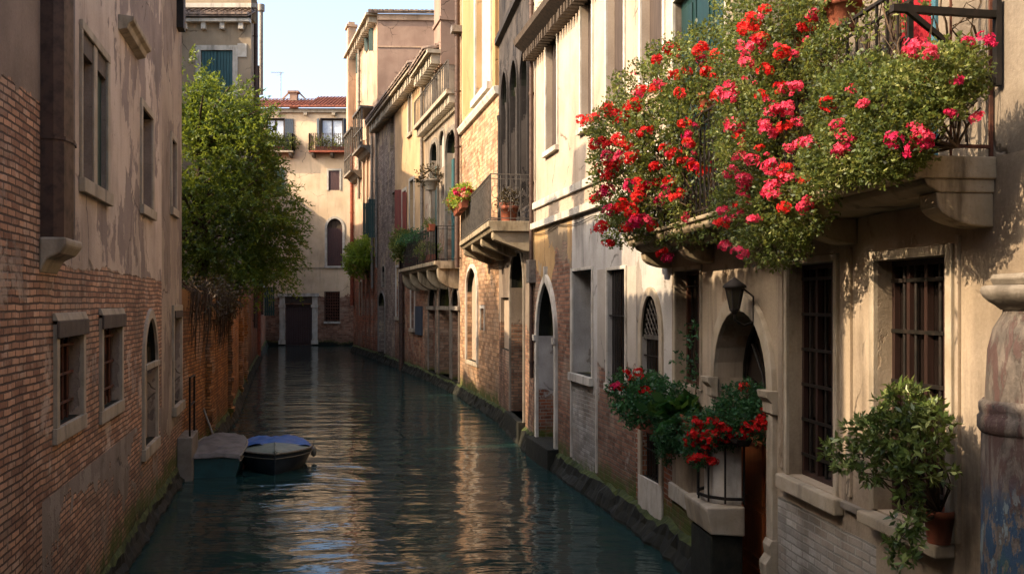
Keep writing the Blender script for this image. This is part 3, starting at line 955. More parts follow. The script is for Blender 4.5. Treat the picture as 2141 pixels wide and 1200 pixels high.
# ------------------------------------------------------------------ cream house with tall dark windows (F2)
H2 = thing('cream_house', 'cream plastered house with tall dark window panels and a pointed white doorway', 'house', F2.P(3, 0))
o2 = [Op(F2.u(a), F2.u(b), F2.z(a, yb), F2.z(a, yt), dep=.12) for a, b, yt, yb in ((1143, 1166, 82, 318), (1216, 1239, -20, 262), (1270, 1306, -60, 235), (1342, 1388, -90, 190))]
for p in o2:
    p.zb, p.zt = 6.2, 8.35
wa = op(F2, 1199, 1239, 568, 778, dep=.42)
wb = op(F2, 1271, 1309, 566, 800, dep=.08)
wc = Op(F2.u(1343), F2.u(1381), .78, F2.z(1360, 618), 'round', F2.z(1360, 705), .08)
pd = op(F2, 1126, 1163, 590, 960, ref=1145, arch='pointed', ys=705, dep=.42)
for p in (wa, wb, wc, pd):
    p.rev = 1
zS1, zS2 = F2.z(1115, 469), F2.z(1118, 425)
uP, uQ, uT = F2.u(1196), F2.u(1249), F2.u(1330)
def zone2(u, z):
    if z > zS1:
        return 0
    if u < uP:
        return 2
    if z > F2.z(1200, 568) - .02:
        return 1
    if u < uQ:
        return 3 if z < wa.zb else 1
    if u < uT:
        return 4
    return 1
mb = MB()
wall(mb, F2, 0, F2.L, -.5, 11, o2 + [wa, wb, wc, pd], zone2, cuts_u=[uP, uQ, uT], cuts_z=[zS1, F2.z(1200, 568) - .02])
body(mb, F2, 0, F2.L, -.5, 11, 9)
M['low_brick'] = wall_mat('weathered_low_brick', ('a79d8f', '988e80'), ('8b8070', '978b7b'), ('8d6650', '74503d', '9d7a64'), '756a5c', zc=2.15, amp=1.0, soft=.9, cover=.9, stain=.4, seed=20, moss=0.65, remn=.7)
mb.build('wall', [M['cream'], M['grey_plaster'], M['brick_peel'], M['white_brick'], M['low_brick']], H2)
for p in o2:
    window(H2, F2, p, M['boards'], frame=(.07, .03, M['istria']), sill=(.1, .08, M['istria']), bev=.004)
window(H2, F2, wa, M['room'], frame=(.05, .03, M['istria']), sill=(.14, .09, M['istria']), grille=(M['iron'], 4, 1, .022, -.34), bev=.006)
window(H2, F2, wb, M['room'], frame=(.05, .03, M['istria']), sill=(.12, .05, M['istria']), grille=(M['iron'], 6, 1, .022, -.04), bev=.006)
w = window(H2, F2, wc, M['room'], frame=(.12, .03, M['stone']), grille=(M['iron'], 6, 3, .02, -.04), bev=.006)
mb = MB()
for k in range(-6, 7):
    for sg in (1, -1):
        c, hw = (wc.ua + wc.ub) / 2, (wc.ub - wc.ua) / 2
        z0 = wc.zs + .02
        u = c + k * .13
        pts = [(u, z0), (u + sg * .5, z0 + .5)]
        clip = []
        for t in range(13):
            uu, zz = u + sg * .5 * t / 12, z0 + .5 * t / 12
            if abs(uu - c) < hw * math.sqrt(max(0, 1 - ((zz - wc.zs) / (wc.zt - wc.zs)) ** 2)) and zz < wc.zt:
                clip.append(F2.P(uu, zz, -.03))
        if len(clip) > 1:
            mb.tube([clip[0], clip[-1]], .008, 5)
F2.box(mb, wc.ua, wc.ub, wc.zs - .03, wc.zs + .03, -.06, -.02)
mb.build('lattice', M['rail_grey'], w)
mb = MB()
F2.box(mb, wc.ua - .1, wc.ub + .12, .30, .78, 0, .035)
mb.build('stone_apron', M['istria'], H2, bevel=.008)
# pointed doorway
mb = MB()
pane_poly(mb, F2, pd, -pd.dep + .004)
door = mb.build('door', M['door_brown'], H2)
mb = MB()
band(mb, F2, pd.outline(), pd.outline(.14), 0, .06)
mb.build('door_frame', M['istria'], door, bevel=.008)
mb = MB()
A = pd.arc(.14)
top = A[len(A) // 2]
F2.box(mb, top[0] - .05, top[0] + .05, top[1] - .04, top[1] + .14, 0, .07)
mb.build('keystone', M['istria'], door)
for ua, ub in ((pd.ua - .17, pd.ua), (pd.ub, pd.ub + .17)):
    mb = MB()
    F2.box(mb, ua, ub, pd.zs - .10, pd.zs + .02, .06, .10)
    mb.build('impost', M['istria'], door)
mb = MB()
F2.box(mb, pd.ua - .25, pd.ub + .2, -.5, F2.z(1145, 925), -.3, .22)
mb.build('door_step', M['plinth'], door, bevel=.02)
for z, hgt, oo in ((zS1, .13, .09), (zS2, .14, .05)):
    mb = MB()
    F2.box(mb, .02, F2.L, z - hgt, z, 0, oo)
    mb.build('string_course', M['istria'], H2, bevel=.008)
# bands round the low panel
mb = MB()
F2.box(mb, uP - .03, uP + .03, .42, F2.z(1200, 560), 0, .03)
F2.box(mb, uQ - .03, uQ + .03, .42, wa.zb - .16, 0, .03)
mb.build('pilaster', M['istria'], H2)
# heavy ragged eave between the storeys
mb = MB()
eu0, eu1 = .05, F2.u(1250)
F2.prism(mb, [(0, 8.42), (.2, 8.46), (.42, 8.62), (.45, 8.72), (.1, 8.80), (0, 8.80)], eu0, eu1)
dentils(mb, F2, eu0, eu1, 8.30, 8.46, .26, .09, .10)
mb.build('eave', M['eave_wood'], H2)
plinth(H2, F2, .0, F2.L + .1, .38, .22)
downpipe(H2, F2, .07, 1.6, 10.8, M['pipe'], .045, .06)
mb = MB()
F2.box(mb, F2.u(1112.5) + .1, F2.u(1112.5) + .38, F2.z(1113, 592), F2.z(1113, 545), 0, .16)
mb.build('drain_box', M['zinc'], H2, bevel=.01)

def cable(parent, F, pts, sag=.06, r=.008, o=.03):
    mb = MB()
    for (ua, za), (ub, zb) in zip(pts[:-1], pts[1:]):
        mb.tube([F.P(ua + (ub - ua) * k / 6, za + (zb - za) * k / 6 - sag * math.sin(math.pi * k / 6), o) for k in range(7)], r, 5, caps=False)
    return mb.build('cable', M['iron'], parent)
cable(H2, F2, [(.1, zS1 - .22), (2.2, zS1 - .19), (4.6, zS1 - .24), (7.2, zS1 - .2), (F2.L - .1, zS1 - .23)])
cable(H2, F2, [(.35, zS2 + 3.0), (.33, zS1 - .2)], sag=0)
# ------------------------------------------------------------------ black gothic house (F3)
H3 = thing('black_gothic_house', 'soot blackened narrow house with three pointed windows above a corbelled balcony', 'house', F3.P(2, 0))
o3 = [Op(F3.u(a), F3.u(b), 5.35, F3.z((a + b) / 2, yt), 'pointed', F3.z((a + b) / 2, ys), .22) for a, b, yt, ys in ((1050, 1063, 150, 210), (1069, 1084, 126, 190), (1090, 1106, 100, 168))]
bd = Op(F3.u(1069), F3.u(1097), .5, F3.z(1083, 530), 'pointed', F3.z(1083, 600), .5)
bl = Op(F3.u(1047), F3.u(1064), F3.z(1055, 730), F3.z(1055, 622), dep=.1)
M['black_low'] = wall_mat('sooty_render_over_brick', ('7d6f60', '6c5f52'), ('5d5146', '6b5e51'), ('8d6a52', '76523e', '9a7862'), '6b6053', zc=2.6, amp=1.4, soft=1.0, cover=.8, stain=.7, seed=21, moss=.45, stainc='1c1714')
mb = MB()
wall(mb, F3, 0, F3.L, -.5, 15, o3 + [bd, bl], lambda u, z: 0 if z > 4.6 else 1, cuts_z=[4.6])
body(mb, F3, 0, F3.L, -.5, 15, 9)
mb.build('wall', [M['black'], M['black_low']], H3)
for p in o3:
    window(H3, F3, p, M['boards'], frame=(.07, .05, M['black_stone']))
for p in (o3[0].ua - .16, (o3[0].ub + o3[1].ua) / 2, (o3[1].ub + o3[2].ua) / 2):
    mb = MB()
    mb.lathe(tuple(F3.P(p, 5.2, .06)), [(.07, 0), (.05, .1), (.045, F3.z(1070, 210) - 5.4), (.06, F3.z(1070, 210) - 5.3), (.07, F3.z(1070, 210) - 5.2)], 10)
    mb.build('column', M['black_stone'], H3)
window(H3, F3, bl, M['blind'])
mb = MB()
pane_poly(mb, F3, bd, -bd.dep + .004)
door = mb.build('door', M['room'], H3)
mb = MB()
band(mb, F3, bd.outline(), bd.outline(.10), 0, .05)
mb.build('door_frame', M['grey_stone'], door, bevel=.006)
mb = MB()
F3.box(mb, bd.ua - .1, bd.ub + .1, -.5, .5, -.4, .16)
mb.build('door_step', M['plinth'], door)
mb = MB()
F3.prism(mb, [(0, F3.z(1045, 95)), (.12, F3.z(1045, 95) + .05), (.12, F3.z(1045, 95) + .2), (0, F3.z(1045, 95) + .25)], 0, F3.L)
mb.build('string_course', M['black_stone'], H3)
plinth(H3, F3, 0, F3.L, .42, .22)
# balcony
bz3 = F3.z(1115, 431, .5)
bu1 = F3.L - .12
bu0 = -1.55
bal = MB()
F3.prism(bal, [(0, bz3 - .22), (.86, bz3 - .22), (.90, bz3 - .15), (.95, bz3 - .12), (.95, bz3), (0, bz3)], bu0, bu1)
balcony3 = bal.build('balcony', M['balcony_stone'], H3, bevel=.01)
for k in range(4):
    corbel(balcony3, F3, bu1 - .25 - k * (bu1 - bu0 - .5) / 3, .34, bz3 - .22, .42, .84, M['balcony_stone'], straight=True)
railing(balcony3, [F3.P(bu0 + .04, 0, .05).xy, F3.P(bu0 + .04, 0, .9).xy, F3.P(bu1 - .04, 0, .9).xy], bz3, bz3 + 1.0, M['rail_grey'], gap=.17, w=.018)
railing(balcony3, [F3.P(bu1 - .04, 0, .9).xy, F3.P(bu1 - .04, 0, .03).xy], bz3, bz3 + 1.0, M['rail_grey'], gap=.2, w=.014, scroll=True)

# ------------------------------------------------------------------ sunny brick house (F4)
H4 = thing('sunlit_brick_house', 'sunlit warm brick house with ochre plaster strip and tall white window frame', 'house', F4.P(2, 0))
zC4 = F4.z(965, 270)
wt4 = Op(F4.u(996), F4.u(1026), zC4 + .35, 13.6, dep=.18)
ar4 = Op(F4.u(977), F4.u(999), F4.z(988, 755), F4.z(988, 560), 'round', F4.z(988, 610), .16)
zb4 = [Op(F4.u(1006), F4.u(1013), F4.z(1009, 690), F4.z(1009, 645), dep=.08)]
mb = MB()
M['ochre_strip'] = wall_mat('ochre_strip', ('a07e55', '94744c'), ('b59a74', 'b08c58'), BRICK, '968673', zc=-3, amp=.3, soft=.9, cover=1.5, stain=.2, seed=22, moss=-1)
wall(mb, F4, 0, F4.L, -.5, 16, [wt4, ar4] + zb4, lambda u, z: 1 if (z > zC4 + .25 and (F4.u(968) < u < F4.u(996))) else 0, cuts_u=[F4.u(968)], cuts_z=[zC4 + .25])
body(mb, F4, 0, F4.L, -.5, 16, 9)
mb.build('wall', [M['warm_brick'], M['ochre_strip']], H4)
window(H4, F4, wt4, M['blind_grey'], frame=(.2, .05, M['istria']), sill=(.2, .16, M['istria']))
window(H4, F4, ar4, M['blind'], frame=(.12, .06, M['istria']), sill=(.12, .05, M['stone']), name='blind_arch')
window(H4, F4, zb4[0], M['blind'], frame=(.1, .03, M['istria']), name='niche')
mb = MB()
F4.prism(mb, [(0, zC4 - .22), (.10, zC4 - .2), (.16, zC4 - .05), (.16, zC4), (0, zC4 + .02)], 0, F4.L)
mb.build('string_course', M['istria'], H4, bevel=.01)
mb = MB()
F4.box(mb, F4.L - .42, F4.L - .02, zC4 + .02, 16, 0, .1)
mb.build('corner_pilaster', M['ochre_strip'], H4)
downpipe(H4, F4, .25, F4.z(962, 560), 15.5, M['pipe'], .09, .14)
mb = MB()
F4.box(mb, .1, .5, F4.z(962, 75), F4.z(962, 62), 0, .35)
mb.build('drain_box', M['zinc'], H4)
plinth(H4, F4, 0, F4.L, .40, .2)

# ------------------------------------------------------------------ gothic arcade house (F5)
H5 = thing('arcade_house', 'grey brick house with dark pointed upper arches, iron balcony and three bricked water arches', 'house', F5.P(2, 0))
zT5 = F5.z(888, 266)
o5 = [Op(F5.u(a), F5.u(b), F5.z((a + b) / 2, 545), F5.z((a + b) / 2, yt), 'pointed', F5.z((a + b) / 2, ys), .35) for a, b, yt, ys in ((902, 917, 302, 330), (935, 956, 278, 312))]
bl5 = Op(F5.u(920), F5.u(931), F5.z(925, 350), F5.z(925, 275), 'pointed', F5.z(925, 300), .08)
l5 = [Op(F5.u(a), F5.u(b), .45, F5.z((a + b) / 2, yt), 'pointed', F5.z((a + b) / 2, ys), dp) for a, b, yt, ys, dp in ((897, 912, 603, 640, .18), (919, 942, 590, 640, .55), (946, 961, 603, 640, .18))]
uU = F5.u(928)
mb = MB()
wall(mb, F5, 0, F5.L, -.5, zT5, o5 + [bl5] + l5)
body(mb, F5, 0, F5.L, -.5, zT5, 9)
up5 = Op(F5.u(907), F5.u(919), zT5 + .05, F5.z(913, 155), dep=.15)
zR = F5.z(888, 160)
wall(mb, F5, 0, uU, zT5, zR, [up5])
body(mb, F5, 0, uU, zT5, zR, 9)
mb.build('wall', [M['gothic']], H5)
for p in o5:
    w = window(H5, F5, p, M['room'], frame=(.16, .08, M['grey_stone']))
    mb = MB()
    F5.box(mb, p.ua, p.ub, p.zs - .2, p.zs - .02, -.33, -.22)
    F5.box(mb, (p.ua + p.ub) / 2 - .09, (p.ua + p.ub) / 2 + .09, p.zb, p.zs - .2, -.33, -.24)
    mb.build('mullion', M['grey_stone'], w)
    for sa in (p.ua, p.ub - .4):
        mb = MB()
        F5.box(mb, sa, sa + .4, p.zb, p.zs - .25, -.2, -.16)
        mb.build('shutter', M['teal_paint'], w)
window(H5, F5, bl5, M['blind_grey'], frame=(.1, .05, M['grey_stone']), name='blind_arch')
window(H5, F5, up5, M['room'], frame=(.22, .06, M['stone']))
M['arch_brick'] = wall_mat('deep_red_arch_brick', ('8d7a66', '8d7a66'), ('83745f', '93826b'), ('6a3d2b', '583022', '764c38'), '4f4237', zc=40, amp=.2, soft=2.5, cover=.8, stain=.3, seed=23, moss=.6)
for k, p in enumerate(l5):
    window(H5, F5, p, M['arch_brick'], frame=(.07, .05, M['grey_stone']), name='water_arch')
    mb = MB()
    F5.box(mb, p.ua - .16, p.ub + .16 if k == 2 else p.ub + .02, p.zs - .14, p.zs, .0, .11)
    mb.build('impost', M['grey_stone'], H5)
    mb = MB()
    F5.box(mb, p.ua, p.ub, -.5, .45, -.3, .02)
    mb.build('arch_step', M['plinth'], H5)
mb = MB()
dentils(mb, F5, 0, F5.L, zT5 - .45, zT5 - .15, .38, .16, .16)
F5.prism(mb, [(0, zT5 - .62), (.08, zT5 - .6), (.08, zT5 - .48), (0, zT5 - .46)], 0, F5.L)
F5.box(mb, 0, F5.L, zT5 - .15, zT5 + .0, 0, .48)
mb.build('cornice', M['stone'], H5)
railing(H5, [F5.P(0, 0, .42).xy, F5.P(F5.L, 0, .42).xy], zT5, zT5 + 1.0, M['rail_grey'], gap=.34, w=.03)
# chimney stack on the terrace
ch = MB()
c0_, c1_ = F5.u(914), uU + .02
F5.box(ch, c0_, c1_, zT5 + 1.6, 15.6, -.72, .12)
F5.box(ch, c0_ - .06, c1_ + .06, F5.z(920, 55), F5.z(920, 48), -.78, .18)
ch.build('chimney', M['tower_side'], H5)
downpipe(H5, F5, F5.L - .5, zT5, 15, M['zinc'], .06, -.2)
# balcony of the arcade house
bz5 = F5.z(962, 540, .4)
mb = MB()
F5.prism(mb, [(0, bz5 - .26), (.7, bz5 - .26), (.78, bz5 - .16), (.86, bz5 - .13), (.86, bz5), (0, bz5)], -1.6, F5.L - .1)
balcony5 = mb.build('balcony', M['balcony_stone'], H5)
for k in range(5):
    corbel(balcony5, F5, F5.L - .4 - k * (F5.L + .9) / 4, .3, bz5 - .26, .7, .74, M['balcony_stone'])
railing(balcony5, [F5.P(-1.55, 0, .05).xy, F5.P(-1.55, 0, .8).xy, F5.P(F5.L - .15, 0, .8).xy, F5.P(F5.L - .15, 0, .05).xy], bz5, bz5 + 1.2, M['iron'], gap=.30, w=.03)
plinth(H5, F5, 0, F5.L, .4, .2)

# ------------------------------------------------------------------ ochre and brick house (F6)
H6 = thing('ochre_house', 'low brick and ochre plastered house with red brown shutters under a corbelled eave', 'house', F6.P(3, 0))
zR6 = F6.z(789, 262)
uS = F6.u(826)
o6 = [op(F6, 816, 823, 238, 318, dep=.2), op(F6, 855, 861, 205, 282, dep=.15), op(F6, 857, 866, 380, 480, dep=.2), op(F6, 829, 837, 560, 662, dep=.08), op(F6, 860, 867, 598, 686, dep=.25),
      op(F6, 819, 826, 405, 495, dep=.25), op(F6, 842, 850, 402, 500, dep=.2)]
o6a = Op(F6.u(799), F6.u(805), F6.z(802, 600), F6.z(802, 556), 'round', F6.z(802, 568), .3)
o6b = Op(F6.u(792), F6.u(805), .5, F6.z(799, 612), 'round', F6.z(799, 640), .7)
zG = F6.z(845, 540)
def zone6(u, z):
    return 0 if u < uS else 1
mb = MB()
wall(mb, F6, 0, F6.L, -.5, zR6, o6 + [o6a, o6b], zone6, cuts_u=[uS])
body(mb, F6, 0, F6.L, -.5, zR6, 9, mi=1)
mb.build('wall', [M['ruin_brick'], M['ochre']], H6)
for k, p in enumerate(o6):
    window(H6, F6, p, [M['boards'], M['boards'], M['boards'], M['blind_grey'], M['room'], M['room'], M['room']][k], frame=None if k in (0, 5) else (.13, .04, M['istria']), sill=(.15, .1, M['stone']) if k in (1, 3, 4) else None)
window(H6, F6, o6a, M['room'], frame=(.1, .03, M['stone']))
mb = MB()
pane_poly(mb, F6, o6b, -.69)
d6 = mb.build('door', M['room'], H6)
mb = MB()
band(mb, F6, o6b.outline(), o6b.outline(.12), 0, .05)
mb.build('door_frame', M['grey_stone'], d6)
mb = MB()
F6.box(mb, o6b.ua, o6b.ub, -.5, .5, -.5, .05)
mb.build('door_step', M['plinth'], d6)
for a, yt, yb, so in ((840, 398, 508, .34), (850.5, 402, 500, .2)):
    u = F6.u(a)
    shutter(H6, F6, u, u + .12, F6.z(a, yb), F6.z(a, yt), so, .02, M['red_paint'])
mb = MB()
F6.box(mb, F6.u(871), F6.u(884), F6.z(877, 700), F6.z(877, 640), 0, .08)
mb.build('metal_panel', M['blue_grey_paint'], H6)
downpipe(H6, F6, F6.u(846), F6.z(846, 775), F6.z(846, 545), M['pipe'], .12, .16)
downpipe(H6, F6, F6.u(886.5), F6.z(886, 500), zR6, M['zinc'], .07, .1)
downpipe(H6, F6, .3, F6.z(790, 560), zR6 - .2, M['zinc'], .07, .1)
mb = MB()
dentils(mb, F6, 0, F6.L, zR6 - .5, zR6 - .12, .5, .2, .2)
F6.box(mb, 0, F6.L, zR6 - .12, zR6 + .02, 0, .62)
mb.build('cornice', M['stone'], H6)
mb = MB()
dentils(mb, F5, 0, uU, zR - .5, zR - .12, .5, .2, .2)
F5.box(mb, 0, uU, zR - .12, zR + .02, 0, .62)
mb.build('cornice', M['stone'], H5)
mb = MB()
tiles(mb, F6, 0, F6.L, zR6 + .06, .72, 4.5, R(17), w=.3, ln=.5)
mb.build('roof', M['old_tile'], H6)
mb = MB()
tiles(mb, F5, 0, uU - .3, zR + .06, .72, 4.5, R(17), w=.3, ln=.5)
mb.build('roof', M['old_tile'], H5)
mb = MB()
F6.box(mb, F6.u(870), F6.u(878), F6.z(874, 540) - .9, F6.z(874, 540), -.05, .05)
plinth(H6, F6, 0, F6.L, .45, .22)

# ------------------------------------------------------------------ tall tower house (F7 + FT)
H7 = thing('tall_tower_house', 'tall narrow plaster house with green shutters rising above the lower roofs', 'house', F7.P(3, 0))
zR7 = FT.z(789, 30)
o7 = [op(F7, 766, 774, 62, 112, dep=.2), op(F7, 744, 748, 112, 155, dep=.2), op(F7, 767, 774, 262, 330, dep=.25), op(F7, 752, 757, 300, 365, dep=.25), op(F7, 768, 776, 420, 500, dep=.2), op(F7, 752, 757, 590, 660, dep=.2)]
mb = MB()
wall(mb, F7, 0, F7.L, -.5, zR7, o7)
body(mb, F7, 0, F7.L, -.5, zR7, 8)
mb.build('wall', M['tower'], H7)
mb = MB()
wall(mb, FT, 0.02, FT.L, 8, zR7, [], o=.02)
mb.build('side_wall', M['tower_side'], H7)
mb = MB()
FT.box(mb, .0, FT.L, FT.z(790, 100), FT.z(790, 97), 0, .06)
FT.box(mb, .0, FT.L, zR7 - .35, zR7 - .02, 0, .12)
mb.build('string_course', M['tower'], H7)
for p in o7:
    window(H7, F7, p, M['room'], frame=(.12, .04, M['stone']))
for a, so, yt, yb in ((780, .24, 46, 108), (769, .2, 55, 108), (751, .2, 108, 155), (788, .46, 417, 497), (774, .42, 425, 500)):
    u = F7.u(a)
    shutter(H7, F7, u, u + .12, F7.z(a, yb), F7.z(a, yt), so, .02, M['green_paint'])
mb = MB()
dentils(mb, F7, 0, F7.L, zR7 - .45, zR7 - .1, .5, .18, .25)
F7.box(mb, -.2, F7.L + .1, zR7 - .1, zR7 + .03, 0, .65)
mb.build('cornice', M['stone'], H7)
mb = MB()
tiles(mb, FT, -.5, FT.L, zR7 + .04, .35, 4.0, R(16), w=.28, ln=.5)
mb.build('roof', M['old_tile'], H7)
mb = MB()
cu7 = F7.u(742)
F7.box(mb, cu7 - .4, cu7 + .5, F7.z(742, 300), F7.z(742, 62), .0, .5)
F7.box(mb, cu7 - .5, cu7 + .6, F7.z(742, 62), F7.z(742, 57), -.1, .6)
F7.box(mb, cu7 - .25, cu7 + .35, F7.z(742, 57), F7.z(742, 50), .05, .45)
mb.build('chimney', M['tower'], H7)
for pa, pb, yf, yt in ((762, 781, 325, 250), (742, 758, 372, 290)):
    ua, ub = F7.u(pa), F7.u(pb)
    zf, zt = F7.z(pa, yf), F7.z(pa, yt)
    mb = MB()
    F7.prism(mb, [(0, zf - .45), (.25, zf - .35), (.5, zf - .1), (.75, zf - .08), (.75, zf + .05), (0, zf + .05)], ua, ub)
    bb = mb.build('balcony', M['grey_stone'], H7)
    mb = MB()
    for k in range(5):
        u = ua + (ub - ua) * (k + .1) / 4.2
        mb.bar(F7.P(u, zf + .05, .65), F7.P(u, zt, .65), .08)
    F7.box(mb, ua, ub, zt, zt + .12, .0, .75)
    F7.box(mb, ua, ub, zf + 1.0, zf + 1.06, .6, .7)
    mb.build('post', M['rail_grey'], bb)
downpipe(H7, F7, F7.u(755), 9.6, zR7 - .3, M['zinc'], .09, .14)
downpipe(H7, F7, F7.u(741), 3.0, 14, M['redpipe'], .12, .16)
downpipe(H7, F7, F7.u(783), 4, 12.6, M['zinc'], .08, .14)
mb = MB()
for a in (762, 770, 779):
    F7.box(mb, F7.u(a) - .14, F7.u(a) + .14, .5, 13, 0, .12)
mb.build('pilaster', M['tower'], H7)
plinth(H7, F7, 0, F7.L, .45, .25)

# ------------------------------------------------------------------ the house that closes the canal (FE)
HE = thing('end_house', 'beige house across the canal end with a brown water door and two small balconies', 'house', FE.P(5, 0))
zRE = FE.z(650, 228)
pE = dict(
    door=op(FE, 596, 653, 636, 722, dep=.3), grate=op(FE, 680, 709, 611, 672, dep=.15),
    arch=Op(FE.u(684), FE.u(716), FE.z(700, 556), FE.z(700, 457), 'round', FE.z(700, 477), .15),
    small=op(FE, 687, 710, 357, 398, dep=.12), f1=op(FE, 671, 717, 249, 316, dep=.2), f2=op(FE, 556, 594, 249, 316, dep=.2), g=op(FE, 560, 574, 352, 404, dep=.12))
mb = MB()
wall(mb, FE, 0, FE.L, -.5, zRE, list(pE.values()))
body(mb, FE, 0, FE.L, -.5, zRE, 10)
mb.build('wall', M['end'], HE)
p = pE['door']
mb = MB()
pane_poly(mb, FE, p, -.29)
d = mb.build('door', M['door_brown'], HE)
mb = MB()
for k in range(12):
    u = p.ua + (p.ub - p.ua) * (k + .5) / 12
    FE.box(mb, u - .07, u + .07, .2, FE.z(600, 641) - .05, -.28, -.25)
FE.box(mb, p.ua, p.ub, FE.z(600, 641), FE.z(600, 637), -.28, -.2)
FE.box(mb, (p.ua + p.ub) / 2 - .03, (p.ua + p.ub) / 2 + .03, .2, FE.z(600, 641), -.28, -.22)
FE.box(mb, p.ua + .1, p.ub - .1, FE.z(600, 685) - .06, FE.z(600, 685), -.25, -.22)
mb.build('door_leaf', M['door_brown'], d)
mb = MB()
for ua, ub in ((FE.u(585), p.ua), (p.ub, FE.u(664))):
    FE.box(mb, ua, ub, .1, FE.z(600, 640), 0, .12)
    FE.box(mb, ua - .06, ub + .06, .1, .4, .12, .18)
    FE.box(mb, ua - .06, ub + .06, FE.z(600, 643), FE.z(600, 637), .12, .18)
FE.box(mb, FE.u(582), FE.u(667), FE.z(600, 620), FE.z(600, 613), 0, .22)
FE.box(mb, FE.u(585), p.ua, FE.z(600, 637), FE.z(600, 620), 0, .1)
FE.box(mb, p.ub, FE.u(664), FE.z(600, 637), FE.z(600, 620), 0, .1)
mb.build('door_frame', M['istria'], d)
mb = MB()
FE.box(mb, p.ua, p.ub, FE.z(600, 634), FE.z(600, 620), -.0, .03)
mb.build('transom_panel', M['boards'], d)
window(HE, FE, pE['grate'], M['room'], frame=(.06, .03, M['sash_wood']), sill=(.15, .1, M['istria']), grille=(M['rust'], 7, 10, .05, -.05))
p = pE['arch']
w = window(HE, FE, p, M['eave_wood'], frame=(.17, .06, M['istria']), sill=(.15, .12, M['istria']))
shutter(w, FE, p.ua, (p.ua + p.ub) / 2, p.zb, p.zs, -.08, -.08, M['brown_paint'])
shutter(w, FE, (p.ua + p.ub) / 2, p.ub, p.zb, p.zs, -.08, -.08, M['brown_paint'])
p = pE['small']
w = window(HE, FE, p, M['room'], frame=(.13, .05, M['istria']))
shutter(w, FE, p.ua, (p.ua + p.ub) / 2, p.zb, p.zt, -.05, -.05, M['brown_paint'])
shutter(w, FE, (p.ua + p.ub) / 2, p.ub, p.zb, p.zt, -.05, -.05, M['brown_paint'])
for k in ('f1', 'f2'):
    p = pE[k]
    w = window(HE, FE, p, M['curtain'], sash=(M['boards'], 1, 0, .09), frame=(.06, .03, M['boards']))
    sw = .55 if k == 'f1' else .62
    shutter(w, FE, p.ub + .08, p.ub + .08 + (.2 if k == 'f1' else .62), p.zb, p.zt, .25 if k == 'f1' else .04, .04, M['blue_grey_paint'])
    if k == 'f1':
        shutter(w, FE, p.ua - .28, p.ua - .08, p.zb, p.zt, .04, .25, M['blue_grey_paint'])
p = pE['g']
w = window(HE, FE, p, M['room'], frame=(.12, .04, M['istria']))
shutter(w, FE, p.ub + .03, p.ub + .75, p.zb, p.zt, .05, .05, M['green_paint'])
for pa, pb, mat in ((650, 742, 'pipe'), (550, 617, 'iron')):
    ua, ub = FE.u(pa), FE.u(pb)
    zf = FE.z(650, 318)
    mb = MB()
    FE.box(mb, ua, ub, zf - .12, zf, 0, .75)
    bb = mb.build('balcony', M['stone'] if mat == 'iron' else M['redpipe'], HE)
    railing(bb, [FE.P(ua + .03, 0, 0).xy, FE.P(ua + .03, 0, .72).xy, FE.P(ub - .03, 0, .72).xy, FE.P(ub - .03, 0, 0).xy], zf, zf + 1.25, M[mat], gap=.15, w=.04)
    for u in (ua + .25, (ua + ub) / 2, ub - .25):
        corbel(bb, FE, u, .2, zf - .12, .35, .6, M['grey_stone'])
mb = MB()
FE.box(mb, 0, FE.L, zRE - .3, zRE, 0, .2)
dentils(mb, FE, 0, FE.L, zRE - .5, zRE - .3, .3, .25, 1.6)
mb.build('cornice', M['stone'], HE)
mb = MB()
tiles(mb, FE, 0, FE.u(644), zRE + .05, .5, 3.2, R(20), w=.26, ln=.42)
tiles(mb, FE, FE.u(642), FE.L, zRE + .05, .5, 4.6, R(20), w=.26, ln=.42)
mb.build('roof', M['tile'], HE)
mb = MB()
ru, rz = FE.u(600), FE.z(600, 203)
FE.box(mb, ru - .28, ru + .28, rz - .8, rz + .75, -2.6, -2.0)
FE.box(mb, ru - .42, ru + .42, rz + .75, rz + .9, -2.7, -1.9)
for s_ in (-1, 1):
    mb.bar(FE.P(ru + s_ * .9, rz + .3, -2.3), FE.P(ru + s_ * .4, rz + .8, -2.3), .12)
mb.build('chimney', M['tower_side'], HE)
mb = MB()
FE.box(mb, .1, FE.L, FE.z(600, 561), FE.z(600, 559), 0, .05)
mb.build('string_course', M['stone'], HE)
an = FE.P(FE.u(577), 0, -1.5)
ANT = thing('roof_antenna', 'thin metal television antenna on the tiled roof at the canal end', 'antenna', (an.x, an.y, zRE))
mb = MB()
za0, za1 = zRE + .3, FE.z(577, 147) + .2
mb.tube([(an.x, an.y, za0), (an.x, an.y, za1)], .03, 6)
mb.build('mast', M['zinc'], ANT)
mb = MB()
mb.tube([(an.x - .75, an.y, za1 - .02), (an.x + .2, an.y, za1 - .02)], .02, 5)
for k in range(7):
    x = an.x - .7 + k * .14
    mb.tube([(x, an.y - .25, za1 - .02), (x, an.y + .25, za1 - .02)], .012, 4)
mb.tube([(an.x - .3, an.y, za1 - .25), (an.x + .12, an.y, za1 - .12)], .012, 4)
mb.build('boom', M['zinc'], ANT)

